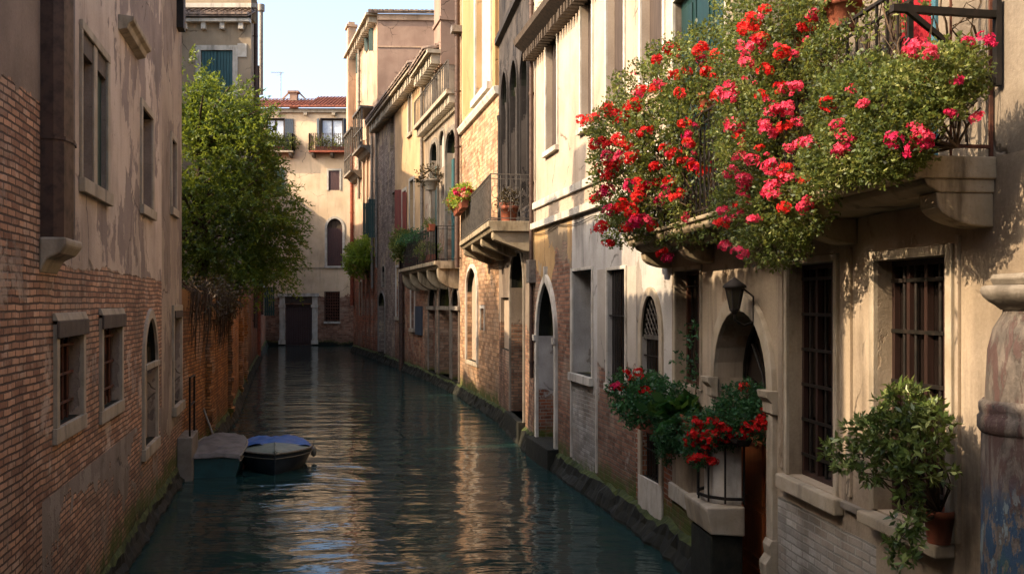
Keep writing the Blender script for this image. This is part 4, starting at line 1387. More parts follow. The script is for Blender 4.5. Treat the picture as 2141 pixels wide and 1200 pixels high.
# ------------------------------------------------------------------ far house on the garden side (FA + FB)
HL = thing('garden_end_house', 'tall grey beige house behind the tree with teal shutters and a tiled ledge', 'house', FA.P(8, 0))
zA1 = FA.z(450, 38)
wL = Op(FA.u(420), FA.u(487), FA.z(450, 205), FA.z(450, 106), dep=.12)
mb = MB()
oB = [op(FB, 549, 551.5, 600, 660, dep=.2)]
wall(mb, FA, 0, FA.L, -.5, zA1, [wL])
uM = 10.0
zLow = 12.0
wall(mb, FB, 0, uM, -.5, 19.3, [])
wall(mb, FB, uM, FB.L, -.5, zLow, oB)
shade_block = [(-30, 28, 0), (-15.5, 28, 0), (-15.5, 43.2, 0), (-30, 43.2, 0), (-30, 28, 17.5), (-15.5, 28, 17.5), (-15.5, 43.2, 17.5), (-30, 43.2, 17.5)]  # unseen block added to shade the facades across the canal
mb.hexa(shade_block)
mb.hexa([(-21, 23.4, 0), (-12.4, 23.4, 0), (-12.4, 27.95, 0), (-21, 27.95, 0), (-21, 23.4, 9.4), (-12.4, 23.4, 9.4), (-12.4, 27.95, 9.4), (-21, 27.95, 9.4)])  # lower unseen block, added to keep the sun off the water
mb.face([FA.P(0, -.5, 0), FA.P(0, zA1, 0), FB.P(0, zA1, -10), FB.P(0, -.5, -10)])
wall(mb, FA, 0, FA.L, zA1, 19.3, [], o=-.9)
p4 = [FA.P(0, 0, -.9), FB.P(0, 0, 0), FB.P(uM, 0, 0), FB.P(uM, 0, -10)]
mb.face([Vector((p.x, p.y, 19.3)) for p in p4])
mb.face([FA.P(0, zA1, 0), FA.P(FA.L, zA1, 0), FA.P(FA.L, zA1, -.9), FA.P(0, zA1, -.9)])
mb.face([FB.P(uM, zLow, 0), FB.P(uM, 19.3, 0), FB.P(uM, 19.3, -10), FB.P(uM, zLow, -10)])
mb.face([FB.P(uM, zLow, 0), FB.P(FB.L, zLow, 0), FB.P(FB.L, zLow, -9), FB.P(uM, zLow, -9)])
mb.face([FB.P(uM, -.5, -10), FB.P(uM, 19.3, -10), Vector((FA.P(0, 0, -.9).x, FA.P(0, 0, -.9).y, 19.3)), FA.P(0, -.5, -.9)])
mb.build('wall', M['left_far'], HL)
mb = MB()
tiles(mb, FB, uM + .05, FB.L, zLow + .06, .4, 5.0, R(18), w=.3, ln=.5)
mb.build('roof', M['tile'], HL)
w = window(HL, FA, wL, M['teal_paint'], frame=(.22, .06, M['istria']))
shutter(w, FA, wL.ua + .02, (wL.ua + wL.ub) / 2 - .02, wL.zb, wL.zt - .02, -.06, -.06, M['teal_paint'])
shutter(w, FA, (wL.ua + wL.ub) / 2 + .02, wL.ub - .02, wL.zb, wL.zt - .02, -.06, -.06, M['teal_paint'])
mb = MB()
FA.box(mb, FA.u(497), FA.u(516), FA.z(500, 120), FA.z(500, 92), 0, .05)
mb.build('wall_panel', M['istria'], HL)
mb = MB()
dentils(mb, FA, FA.L - 5, FA.L, zA1 - .55, zA1 - .25, .25, .2, .55)
FA.box(mb, 0, FA.L, zA1 - .25, zA1 - .1, 0, .32)
FA.box(mb, 0, FA.L, zA1 + .72, zA1 + .92, -.9, -.8)
mb.build('cornice', M['istria'], HL)
mb = MB()
tiles(mb, FA, FA.L - 5.2, FA.L - .02, zA1 + .0, .45, 1.3, R(24), w=.26, ln=.4)
mb.build('roof', M['old_tile'], HL)
for a, z0_, z1_, r_ in ((528, 2, 17.2, .09), (534, 4, 15.2, .07), (541, 2.5, 13.5, .12)):
    downpipe(HL, FB, FB.u(a), z0_, z1_, M['pipe'], r_, .14)
for p in oB:
    w = window(HL, FB, p, M['room'], frame=(.12, .05, M['istria']))
    shutter(w, FB, p.ua - .06, p.ua, p.zb, p.zt, .1, .75, M['green_paint'])
mb = MB()
fu = FB.u(541.5)
mb.tube([FB.P(fu, 15, .12), FB.P(fu, FB.z(541.5, 22), .12)], .11, 10)
mb.tube([FB.P(fu, FB.z(541.5, 24), .12), FB.P(fu, FB.z(541.5, 10), .12)], .2, 10)
mb.build('flue', M['zinc'], HL)
plinth(HL, FB, 0, FB.L, .4, .2)

# ------------------------------------------------------------------ brick garden wall
GW = thing('garden_wall', 'orange brick garden wall rising from the canal with crumbling piers', 'wall', FG2.P(0, 0))
mb = MB()
for F_, zt in ((FG1, 3.45), (FG2, 3.3), (FG3, 3.35)):
    wall(mb, F_, 0, F_.L, -.5, zt)
    body(mb, F_, 0, F_.L, -.5, zt, .4)
mb.build('wall', M['garden'], GW)
for F_, u, w_, zt in ((FG1, FG1.L - .55, .5, 3.4), (FG2, FG2.L - .4, .5, 3.42), (FG3, 5.5, .5, 3.3), (FG3, 10, .5, 3.3)):
    mb = MB()
    z = -.5
    while z < zt:
        F_.box(mb, u - w_ / 2 + rnd.uniform(-.04, .04), u + w_ / 2 + rnd.uniform(-.04, .04), z, z + .105, 0, .12 + rnd.uniform(-.05, .03))
        z += .115
    mb.build('pier', M['garden'], GW)
plinth(GW, FG1, 0, FG1.L, .35, .15)
plinth(GW, FG2, 0, FG2.L, .35, .15)
plinth(GW, FG3, 0, FG3.L, .4, .2)
downpipe(GW, FG3, FG3.u(536), .3, FG3.z(536, 610), M['redpipe'], .1, .13)

# ------------------------------------------------------------------ near left house (FL)
HN = thing('brick_plaster_house', 'tall brick house with peeling peach plaster, rusty barred windows and a pointed niche', 'house', FL.P(10, 0))
def fo(pa, pb, yta, yba, **k):
    return Op(FL.u(pa), FL.u(pb), FL.z(pa, yba), FL.z(pa, yta), **k)
w1a, w1b = fo(168, 193, 62, 372, dep=.10), fo(200, 221, 103, 388, dep=.05)
zt_, zb_ = FL.z(168, 62), FL.z(168, 372)
for p in (w1a, w1b):
    p.zt, p.zb = zt_, zb_
w2, w3 = fo(295, 317, 222, 428, dep=.14), fo(357, 367, 288, 433, dep=.14)
w4, w5 = fo(117, 168, 702, 893, dep=.15), fo(211, 250, 684, 858, dep=.14)
w6 = Op(FL.u(299), FL.u(325), FL.z(312, 925), FL.z(312, 665), 'pointed', FL.z(312, 762), .12)
w7 = fo(361, 377, 650, 850, dep=.12)
uD, uK, uJ = FL.u(88), FL.u(338), FL.u(106)
def zoneL(u, z):
    if u < uD:
        return 1
    if u > uK:
        return 3
    if z < 1.55:
        return 2
    return 0
mb = MB()
HL1 = 9.2
for p in (w4, w5, w6, w7, w1a, w1b, w2, w3):
    p.rev = 3
uStep = 8.4  # rooflines out of view, stepped to set where sun reaches the opposite wall
wall(mb, FL, -22, 4.6, -.5, 9.2, [], zoneL)
body(mb, FL, -22, 4.6, -.5, 9.2, 7)
wall(mb, FL, 4.6, uStep, -.5, 6.35, [], zoneL)
uStep2, HL2 = FL.u(262), 7.9
wall(mb, FL, uStep, uStep2, -.5, HL2, [w1a, w1b, w4, w5], zoneL, cuts_u=[uD], cuts_z=[1.55])
wall(mb, FL, uStep2, FL.L, -.5, HL1, [w2, w3, w6, w7], zoneL, cuts_u=[uK], cuts_z=[1.55])
body(mb, FL, 4.6, uStep, -.5, 6.35, 7)
body(mb, FL, uStep, uStep2, -.5, HL2, 7)
body(mb, FL, uStep2, FL.L, -.5, HL1, 7)
mb.hexa([(-16, 17.9, 0), (-9.6, 17.9, 0), (-9.6, 22.0, 0), (-16, 22.0, 0), (-16, 17.9, 9.8), (-9.6, 17.9, 9.8), (-9.6, 22.0, 9.8), (-16, 22.0, 9.8)])  # unseen block added behind the house to shade the fronts opposite
mb.build('wall', [M['left_hi'], M['left_brick'], M['left_low'], M['left_corner']], HN)
for p, mat in ((w1a, 'blind'), (w1b, 'green_paint')):
    w = window(HN, FL, p, M[mat])
    mb = MB()
    FL.box(mb, p.ua, p.ub, p.zt - .20, p.zt, -.045, .004)
    mb.build('lintel', M['dark_stone'], w, bevel=.006)
mb = MB()
ua, ub = w1a.ua - .05, w1b.ub + .12
FL.box(mb, ua, ub, zt_, zt_ + .09, 0, .035)
FL.box(mb, ua, w1a.ua, zb_, zt_, 0, .03)
FL.box(mb, w1b.ub, ub, zb_, zt_, 0, .03)
FL.box(mb, w1a.ub, w1b.ua, zb_, zt_, 0, .02)
FL.box(mb, ua - .03, ub + .03, zb_ - .14, zb_, 0, .06)
mb.build('window_surround', M['stone'], HN, bevel=.008)
for p, l in ((w2, .1), (w3, .1)):
    w = window(HN, FL, p, M['blind'], frame=(.10, .03, M['stone']), sill=(.13, .06, M['stone']), bev=.006)
for p in (w4, w5):
    w = window(HN, FL, p, M['room'], frame=(.10, .035, M['stone']), sill=(.14, .04, M['stone']), grille=(M['rust'], 4, 3, .024, -.08), sash=(M['sash_wood'], 1, 0, .06), bev=.006)
    mb = MB()
    FL.box(mb, p.ua - .13, p.ub + .13, p.zt - .02, p.zt + .13, .036, .06)
    mb.build('lintel', M['dark_stone'], w, bevel=.008)
    mb = MB()
    FL.prism(mb, [(0, p.zt + .13), (.05, p.zt + .13), (.025, p.zt + .20), (0, p.zt + .20)], p.ua - .13, p.ub + .13)
    mb.build('drip_stone', M['stone'], w, bevel=.006)
w = window(HN, FL, w6, M['blind'], frame=(.11, .04, M['stone']), sill=(.16, .06, M['stone']), bev=.006, name='niche')
mb = MB()
FL.box(mb, w6.ua - .02, w6.ub + .13, w6.zs - .05, w6.zs + .03, .0, .055)
mb.build('impost', M['stone'], w, bevel=.006)
w = window(HN, FL, w7, M['blind'], frame=(.10, .035, M['stone']), sill=(.16, .08, M['stone']), bev=.006)
mb = MB()
FL.box(mb, w7.ua, w7.ub, w7.zt - .12, w7.zt, -.15, .05)
mb.build('lintel', M['boards'], w)
mb = MB()
u0, u1 = FL.u(247), FL.u(288)
zc = FL.z(247, 52)
FL.prism(mb, [(0, zc - .06), (.10, zc - .03), (.12, zc + .03), (.17, zc + .06), (.18, zc + .11), (0, zc + .13)], u0, u1)
mb.build('drip_stone', M['stone'], HN, bevel=.008)
# square brown downpipe and its stone shoe
mb = MB()
u0, u1 = FL.u(84), FL.u(116)
zs0 = FL.z(100, 500)
mb.grid([[FL.P(u0, z, 0), FL.P(u0, z, .10), FL.P(u0 + .05, z, .17), FL.P((u0 + u1) / 2, z, .20), FL.P(u1 - .05, z, .17), FL.P(u1, z, .10), FL.P(u1, z, 0)] for z in (zs0, 7.85)], smooth=False)
mb.grid([[FL.P(u0 - .01, z, 0), FL.P(u0 - .01, z, .11), FL.P(u0 + .05, z, .183), FL.P((u0 + u1) / 2, z, .213), FL.P(u1 - .05, z, .183), FL.P(u1 + .01, z, .11), FL.P(u1 + .01, z, 0)] for z in (FL.z(100, 300), FL.z(100, 300) + .03)], smooth=False)
mb.build('downpipe', M['pipe'], HN)
mb = MB()
FL.prism(mb, [(0, zs0 - .30), (.06, zs0 - .18), (.16, zs0 - .13), (.21, zs0 - .06), (.21, zs0), (0, zs0)], u0 - .05, u1 + .05)
mb.build('pipe_shoe', M['stone'], HN, bevel=.02)
mb = MB()
FL.box(mb, FL.u(369), FL.u(373.5), FL.z(371, 62), 9.1, 0, .12)
mb.build('gutter_pipe', M['iron'], HN)
mb = MB()
tiles(mb, FL, 4.6, uStep, 6.39, .35, 3.0, R(17), w=.24)
tiles(mb, FL, uStep, uStep2, HL2 + .04, .35, 3.0, R(17), w=.24)
tiles(mb, FL, uStep2, FL.L, HL1 + .04, .35, 3.0, R(17), w=.24)
mb.build('roof', M['old_tile'], HN)
for uc, h_ in ((FL.u(150), 1.7), (FL.u(318), 1.9), (FL.u(352), 1.2)):  # out of view, added to cast shadow streaks on the cream house
    mb = MB()
    zb0 = HL2 if uc < uStep2 else HL1
    FL.box(mb, uc - .3, uc + .3, zb0, zb0 + h_, -1.2, -.6)
    FL.box(mb, uc - .42, uc + .42, zb0 + h_, zb0 + h_ + .25, -1.32, -.48)
    mb.build('chimney', M['left_far'], HN)
plinth(HN, FL, FL.u(60), FL.L, .28, .10)
# mooring step and its rail
ST = thing('landing_step', 'grey stone landing step at the corner of the brick house by the moored boats', 'step', FG1.P(.3, 0))
mb = MB()
mb.hexa([FL.P(u, z, o) for z in (-.5, .78) for u, o in ((FL.L - .75, .0), (FL.L - .75, .26), (FL.L + .35, .26), (FL.L + .35, .0))])
mb.build('block', M['grey_stone'], ST, bevel=.02)
mb = MB()
ra, rb = FL.P(FL.L - .55, .78, .2), FL.P(FL.L + .25, .78, .2)
for q in (ra, rb):
    mb.bar(q, q + Vector((0, 0, 1.05)), .03)
mb.bar(ra + Vector((0, 0, 1.05)), rb + Vector((0, 0, 1.05)), .035, .025)
mb.bar(ra + Vector((0, 0, .55)), rb + Vector((0, 0, .55)), .03)
mb.build('handrail', M['iron'], ST)

# ------------------------------------------------------------------ vegetation
LM = {
    'tree': leaf_mat('willow_leaf', ('15270c', '263e12', '41591b', '77802e'), trans=.45, tcol='98a035'),
    'bush': leaf_mat('geranium_leaf', ('18240e', '324019', '56652c', '98985a'), trans=.38, tcol='a9aa4c'),
    'ivy': leaf_mat('ivy_leaf', ('17321f', '23482c', '2f5a33', '4a7340'), trans=.3, tcol='6f9a4a'),
    'pitto': leaf_mat('evergreen_leaf', ('1f2f15', '3a4c22', '5d6e34', '9ca468'), trans=.3, tcol='8f964a', rough=.35),
    'big': leaf_mat('aspidistra_leaf', ('143018', '1f4420', '2e5a26', '4f6f2a'), trans=.25, tcol='7fa23a', rough=.3),
    'yellow': leaf_mat('yellow_green_leaf', ('3a5414', '5d7a1e', '82962e', 'a5ac45'), trans=.5, tcol='c4cc50'),
    'dry': leaf_mat('dry_vine', ('33281a', '42341f', '4d4022', '3a3a1a'), trans=.15, tcol='6a5a2a'),
}
PM = {'red': petal_mat('red_petals', 'a80a10', 'd3201c'), 'pink': petal_mat('pink_petals', 'd02a4e', 'ea5a72'), 'coral': petal_mat('scarlet_petals', 'c8141a', 'e63a30'), 'pale': petal_mat('pale_petals', 'd87a6a', 'e8a890'), 'magenta': petal_mat('magenta_petals', 'b0123c', 'd22a5c')}
BARK = wood_mat('bark', '4a3a2a', '33281d', rough=.9)
TWIG = wood_mat('twig', '4b3a26', '3a2c1e', rough=.9)

def unit(v):
    return v / np.maximum(1e-9, np.linalg.norm(v, axis=-1, keepdims=True))

def leaf_mesh(name, pos, dirs, ln, tint, mat, parent, aspect=.5, droop=0.0):
    """pos, dirs (N,3), ln (N,), tint (N,): one small folded blade each (two quads)"""
    N = len(pos)
    dirs = unit(dirs)
    rv = unit(nrs.normal(size=(N, 3)))
    side = unit(np.cross(dirs, rv))
    nor = np.cross(dirs, side)
    l = ln[:, None]
    w = l * aspect * .5
    a = pos
    tip = pos + dirs * l - np.array([0, 0, 1.0]) * droop * l
    m1 = pos + dirs * l * .5 + side * w + nor * l * .12
    m2 = pos + dirs * l * .5 - side * w + nor * l * .12
    mid = pos + dirs * l * .52
    V = np.stack([a, m1, tip, m2], 1).reshape(-1, 3)
    me = bpy.data.meshes.new(name)
    loc = np.array(world_loc(parent)) if parent is not None else np.zeros(3)
    V = V - loc
    me.vertices.add(4 * N)
    me.vertices.foreach_set('co', V.astype(np.float32).ravel())
    me.loops.add(4 * N)
    me.loops.foreach_set('vertex_index', np.arange(4 * N, dtype=np.int32))
    me.polygons.add(N)
    me.polygons.foreach_set('loop_start', np.arange(0, 4 * N, 4, dtype=np.int32))
    at = me.attributes.new('tint', 'FLOAT', 'FACE')
    at.data.foreach_set('value', np.clip(tint, 0, 1).astype(np.float32))
    me.materials.append(mat)
    me.update(calc_edges=True)
    o = bpy.data.objects.new(name, me)
    COL.objects.link(o)
    if parent is not None:
        o.parent = parent
    return o

def ell(px, py, d, rpx, rpy, ry):
    c = ray(px, py, d)
    return (np.array(c), np.array([rpx * d / FOC, ry, rpy * d / FOC]))

def blob_points(els, n, lo=.5, hi=1.05, lump=.28, freq=2.2):
    """points in lumpy shells of ellipsoids, with their outward directions"""
    area = np.array([(r[0] * r[1] + r[1] * r[2] + r[0] * r[2]) for c, r in els])
    area /= area.sum()
    idx = nrs.choice(len(els), n, p=area)
    d = unit(nrs.normal(size=(n, 3)))
    rad = lo + (hi - lo) * nrs.rand(n) ** .6
    C = np.array([els[i][0] for i in idx])
    Rr = np.array([els[i][1] for i in idx])
    P = C + d * Rr * rad[:, None]
    L = np.array([mnoise.noise(Vector((p[0] * freq, p[1] * freq, p[2] * freq))) for p in P])
    P = C + d * Rr * (rad * (1 + lump * L))[:, None]
    return P, unit(d / Rr), L

def bush_leaves(name, els, n, ln, mat, parent, aspect=.55, up=.5, hole=.0, droop=0.0, sprig=6, spread=2.2, keep=None):
    """foliage as little sprigs: each sprig carries a handful of leaves along a short stem"""
    ns = n // sprig
    P, D, L = blob_points(els, int(ns * 1.15))
    k = L > -.38 + hole
    if keep is not None:
        k &= keep(P)
    P, D, L = P[k], D[k], L[k]
    ns = len(P)
    D = unit(D + nrs.normal(size=(ns, 3)) * .45 + np.array([0, 0, up]))
    t = np.linspace(0, 1, sprig)
    pos = (P[:, None, :] + D[:, None, :] * (t[None, :, None] * ln * spread)).reshape(-1, 3)
    dirs = (D[:, None, :] * .6 + unit(nrs.normal(size=(ns, sprig, 3))) * .9).reshape(-1, 3)
    tint = np.repeat(.40 + L * .55 + nrs.normal(size=ns) * .14, sprig) + nrs.normal(size=ns * sprig) * .12
    return leaf_mesh(name, pos, dirs, ln * (.65 + .7 * nrs.rand(ns * sprig)), tint, mat, parent, aspect, droop)

def stems(parent, base_pts, els, n, r=.006, mat=None, name='stem'):
    mb = MB()
    for k in range(n):
        b = Vector(base_pts[k % len(base_pts)])
        c, rr = els[nrs.randint(len(els))]
        e = Vector(c + unit(nrs.normal(size=3)) * rr * .8)
        m = b.lerp(e, .5) + Vector((rnd.uniform(-.08, .08), rnd.uniform(-.08, .08), rnd.uniform(-.02, .12)))
        mb.tube([b, m, e], [r * 1.4, r, r * .5], 5, caps=False)
    return mb.build(name, mat or TWIG, parent)

FLOWER = {}
def flower_data(kind, var):
    """a rounded head of small five-petalled florets, radius about 1"""
    if (kind, var) in FLOWER:
        return FLOWER[(kind, var)]
    rs = np.random.RandomState(100 + var * 7 + len(kind))
    nf = 24
    V, Fc, T = [], [], []
    for k in range(nf):
        d = rs.normal(size=3)
        d[2] = abs(d[2]) * 1.1 - .45
        d /= np.linalg.norm(d)
        c = d * rs.uniform(.5, .95) * np.array([1, 1, .8])
        a = np.cross(d, rs.normal(size=3))
        a /= np.linalg.norm(a)
        b = np.cross(d, a)
        t = rs.uniform(0, 1)
        for q in range(5):
            th = q * 2 * math.pi / 5
            e = a * math.cos(th) + b * math.sin(th)
            f = -a * math.sin(th) + b * math.cos(th)
            s = rs.uniform(.28, .4)
            i = len(V)
            V += [c, c + e * s * .6 + f * s * .34 + d * .08, c + e * s + d * rs.uniform(-.02, .14), c + e * s * .6 - f * s * .34 + d * .08]
            Fc.append((i, i + 1, i + 2, i + 3))
            T.append(np.clip(t + rs.normal() * .2, 0, 1))
    me = bpy.data.meshes.new('flower_head')
    me.from_pydata([tuple(v) for v in V], [], Fc)
    at = me.attributes.new('tint', 'FLOAT', 'FACE')
    at.data.foreach_set('value', np.array(T, dtype=np.float32))
    me.materials.append(PM[kind])
    FLOWER[(kind, var)] = me
    return me

def flower(parent, pos, r, kind):
    r *= 1.3
    o = bpy.data.objects.new('blossom', flower_data(kind, rnd.randrange(4)))
    COL.objects.link(o)
    o.parent = parent
    o.location = Vector(pos) - world_loc(parent)
    o.rotation_euler = (rnd.uniform(-.6, .6), rnd.uniform(-.6, .6), rnd.uniform(0, 6.3))
    o.scale = (r, r, r * rnd.uniform(.75, 1))
    return o

def hit(els, px, py, grow=1.04):
    """nearest point of the lumpy foliage on the sight line through a photo pixel"""
    o, t = np.array((0, 0, EYE)), np.array(ray(px, py, 1.0)) - np.array((0, 0, EYE))
    best = None
    for c, r in els:
        r = r * grow
        a, b = t / r, (o - c) / r
        A, B, Cc = a @ a, 2 * a @ b, b @ b - 1
        D = B * B - 4 * A * Cc
        if D >= 0:
            s = (-B - math.sqrt(D)) / (2 * A)
            if best is None or s < best:
                best = s
    return None if best is None else o + t * best

def flowers(parent, els, spots, kind, rpx, jitter=.25):
    """flower heads on the foliage at counted places: rpx is the head's radius in photo pixels"""
    for s in spots:
        px, py = s[0], s[1]
        k = s[2] if len(s) > 2 else kind
        h = hit(els, px, py)
        if h is None:
            c = min(els, key=lambda e: abs((e[0][0] * FOC / e[0][1] + CX) - px) + abs(HY - (e[0][2] - EYE) * FOC / e[0][1] - py))[0]
            h = np.array(ray(px, py, c[1] - .15))
        flower(parent, h, rpx * rnd.uniform(1 - jitter, 1 + jitter) * h[1] / FOC, k)

def scatter_flowers(parent, els, n, kind, rpx, box):
    c = 0
    for _ in range(n * 30):
        if c >= n:
            break
        px, py = rnd.uniform(box[0], box[1]), rnd.uniform(box[2], box[3])
        h = hit(els, px, py)
        if h is None:
            continue
        flower(parent, h, rpx * rnd.uniform(.5, 1.3) * h[1] / FOC, kind if not isinstance(kind, (list, tuple)) else rnd.choice(kind))
        c += 1

def pot(name, label, c, r, h, mat='terracotta', soil=True, cat='flower pot', group=None, square=None):
    t = thing(name, label, cat, tuple(c), group)
    mb = MB()
    x, y, z = c
    mb.lathe((x, y, z), [(r * .72, 0), (r * .92, h * .78), (r * 1.04, h * .78), (r * 1.06, h), (r * .9, h), (r * .86, h * .86), (.001, h * .86)], 24, caps=False)
    mb.face([(x + r * .72 * math.cos(2 * math.pi * k / 24), y + r * .72 * math.sin(2 * math.pi * k / 24), z) for k in range(24)][::-1])
    mb.build('pot', M[mat], t, smooth=True)
    mb = MB()
    mb.lathe((x, y, z), [(r * .86, h * .84), (r * .5, h * .90), (.001, h * .91)], 16, caps=False)
    mb.build('soil', M['soil'], t)
    return t

def trough(name, label, F, u0, u1, z, h, o0, o1, mat='terracotta', cat='planter', group=None):
    t = thing(name, label, cat, tuple(F.P((u0 + u1) / 2, z, (o0 + o1) / 2)), group)
    mb = MB()
    om = .03
    P = F.P
    b = [P(u0 + om, z, o1 - om), P(u1 - om, z, o1 - om), P(u1 - om, z, o0 + om), P(u0 + om, z, o0 + om)]
    tp = [P(u0, z + h, o1), P(u1, z + h, o1), P(u1, z + h, o0), P(u0, z + h, o0)]
    for k in range(4):
        k2 = (k + 1) % 4
        mb.face([b[k], b[k2], tp[k2], tp[k]])
    mb.face(b[::-1])
    F.box(mb, u0 - .01, u1 + .01, z + h - .03, z + h, o1, o1 + .015)
    mb.build('trough', M[mat], t)
    mb = MB()
    mb.face([P(u0 + .02, z + h * .85, o1 - .02), P(u1 - .02, z + h * .85, o1 - .02), P(u1 - .02, z + h * .85, o0 + .02), P(u0 + .02, z + h * .85, o0 + .02)])
    mb.build('soil', M['soil'], t)
    return t

# --- the tree behind the garden wall
TR = thing('willow_tree', 'bushy green willow like tree hanging over the brick garden wall and canal', 'tree', (-8.1, 24.6, 1.3))
mb = MB()
mb.tube([(-8.1, 24.6, 1.2), (-8.2, 24.7, 2.6), (-8.0, 24.7, 4.2), (-8.05, 24.7, 6.0), (-8.2, 24.8, 8.0)], [.22, .18, .15, .10, .04], 10)
mb.build('trunk', BARK, TR)
mb = MB()
tips = []
for k in range(34):
    z0 = 2.6 + 4.8 * rnd.random()
    a = rnd.uniform(0, 6.28)
    L_ = rnd.uniform(1.0, 2.0)
    p0_ = Vector((-8.1, 24.7, z0))
    e = p0_ + Vector((math.cos(a) * L_, math.sin(a) * L_, rnd.uniform(.3, 1.6)))
    mb.tube([p0_, p0_.lerp(e, .5) + Vector((0, 0, .25)), e], [.05, .03, .012], 6, caps=False)
    tips.append(e)
mb.build('limb', BARK, TR)
def tree_crown():
    els = [ell(395, 190, 25.1, 34, 70, .6), ell(432, 262, 25.0, 66, 82, .7), ell(480, 250, 24.8, 60, 70, .8), ell(450, 330, 24.7, 115, 100, 1.1), ell(520, 330, 24.6, 72, 85, .9), ell(535, 270, 24.7, 38, 55, .6),
           ell(450, 450, 24.6, 110, 100, 1.15), ell(540, 440, 24.4, 82, 92, .95), ell(572, 510, 24.4, 52, 58, .75), ell(470, 545, 24.5, 110, 58, 1.1), ell(556, 568, 24.4, 48, 38, .7), ell(390, 300, 25.3, 80, 160, 1.0), ell(400, 500, 25.1, 70, 100, 1.0)]
    P, D, L = blob_points(els, 5200, lo=.30, hi=1.0, lump=.26, freq=1.1)
    k = L > -.30
    P, D, L = P[k], D[k], L[k]
    n, m = len(P), 13
    D = unit(D * np.array([1, 1, .35]) + nrs.normal(size=(n, 3)) * .35)
    t = np.linspace(0, 1, m)
    ln = .25 + .28 * nrs.rand(n)
    arc = np.zeros((n, m, 3))
    arc[:] = P[:, None, :] + D[:, None, :] * (t[None, :, None] * ln[:, None, None])
    low = np.clip((P[:, 2] - 3.0) / 5.0, 0, 1)
    arc[:, :, 2] += (t[None, :] * (.28 * low[:, None] + .02) - t[None, :] ** 2 * (.45 - .2 * low[:, None])) * ln[:, None] * 1.4
    pos = arc.reshape(-1, 3)
    dirs = (np.repeat(D, m, 0) * .8 + unit(nrs.normal(size=(n * m, 3))) * .8 + np.array([0, 0, -.15]))
    tint = np.repeat(.38 + L * .5 + nrs.normal(size=n) * .13 + .16 * low, m) + nrs.normal(size=n * m) * .12
    return leaf_mesh('crown', pos, dirs, .075 + .07 * nrs.rand(n * m), tint, LM['tree'], TR, .36)
tree_crown()
# dry vine over the garden wall
VN = thing('dry_vine', 'dry brown vine hanging over the top of the orange garden wall', 'vine', FG2.P(2, 3.3))
mb = MB()
for k in range(170):
    F_ = FG1 if k < 60 else FG2
    u = rnd.uniform(.3, F_.L)
    p0_ = F_.P(u, 3.35 + rnd.uniform(0, .25), rnd.uniform(-.2, .1))
    l_ = rnd.uniform(.3, 1.3)
    o_ = rnd.uniform(.03, .22)
    mb.tube([p0_, F_.P(u + rnd.uniform(-.2, .2), 3.3 + .1, o_), F_.P(u + rnd.uniform(-.25, .25), 3.35 - l_ * .6, o_ * .8), F_.P(u + rnd.uniform(-.3, .3), 3.35 - l_, o_ * .6)], [.012, .011, .008, .004], 4, caps=False)
mb.build('stem', TWIG, VN)
els = [(np.array(FG2.P(u, 3.3, .05)), np.array([.35, .5, .38])) for u in (.4, 1.4, 2.4, 3.4)] + [(np.array(FG1.P(u, 3.35, .05)), np.array([.3, .4, .3])) for u in (1.2, 2.4, 3.2)]
bush_leaves('foliage', els, 2200, .09, LM['dry'], VN, aspect=.3, up=-.6)

# --- the flowering masses on the near balcony
GRP = 'flowering plants spilling over the stone balcony'
elA = [ell(1300, 300, 11.4, 62, 85, .5), ell(1265, 262, 11.9, 34, 26, .3), ell(1350, 210, 10.9, 75, 70, .5), ell(1420, 150, 10.2, 70, 62, .5), ell(1480, 110, 9.6, 60, 45, .45), ell(1380, 300, 10.5, 90, 90, .6), ell(1300, 400, 11.6, 55, 70, .45), ell(1360, 420, 10.9, 90, 70, .5), ell(1450, 260, 9.8, 70, 90, .45), ell(1450, 390, 9.9, 62, 60, .4), ell(1320, 478, 11.5, 58, 34, .4), ell(1390, 480, 10.9, 40, 30, .35), ell(1510, 170, 9.2, 34, 50, .3), ell(1262, 340, 11.8, 22, 40, .3), ell(1445, 478, 9.9, 46, 26, .25), ell(1500, 470, 9.4, 34, 24, .2)]
BA = thing('flowering_bush', 'bushy red geraniums at the far end of the balcony, over the cream wall', 'flowers', tuple(F1.P(F1.u(1420, .5), 4.06, .4)), GRP)
bush_leaves('foliage', elA, 30000, .042, LM['bush'], BA, hole=.1)
stems(BA, [F1.P(F1.u(p, .4), 4.06, .4) for p in (1330, 1380, 1430, 1480)], elA, 60)
spA = [(1245, 415), (1255, 478), (1272, 510), (1385, 528), (1395, 540, 'magenta'), (1335, 468, 'magenta'), (1330, 462, 'magenta'), (1262, 352), (1272, 372), (1290, 345), (1280, 300), (1325, 225), (1318, 220), (1330, 215, 'coral'), (1250, 300, 'coral'), (1296, 292, 'coral'), (1310, 305), (1375, 380), (1400, 378), (1340, 395), (1415, 408, 'coral'), (1450, 350, 'coral'), (1430, 340, 'coral'), (1470, 360, 'coral'), (1435, 150, 'coral'), (1460, 105, 'coral'), (1425, 195, 'coral'), (1405, 105), (1375, 125), (1320, 328), (1350, 275), (1300, 250), (1275, 230, 'coral'), (1390, 310), (1370, 350), (1380, 420, 'magenta'), (1300, 430), (1320, 440), (1275, 440, 'magenta'), (1268, 400, 'magenta'), (1410, 320), (1440, 300, 'coral'), (1370, 185, 'coral'), (1345, 190, 'coral'), (1480, 150, 'coral'), (1500, 120, 'coral'), (1240, 250, 'coral'), (1214, 252, 'coral')]
flowers(BA, elA, spA, 'red', 14)
scatter_flowers(BA, elA, 50, ['red', 'coral', 'pink', 'magenta'], 11, (1240, 1500, 90, 480))
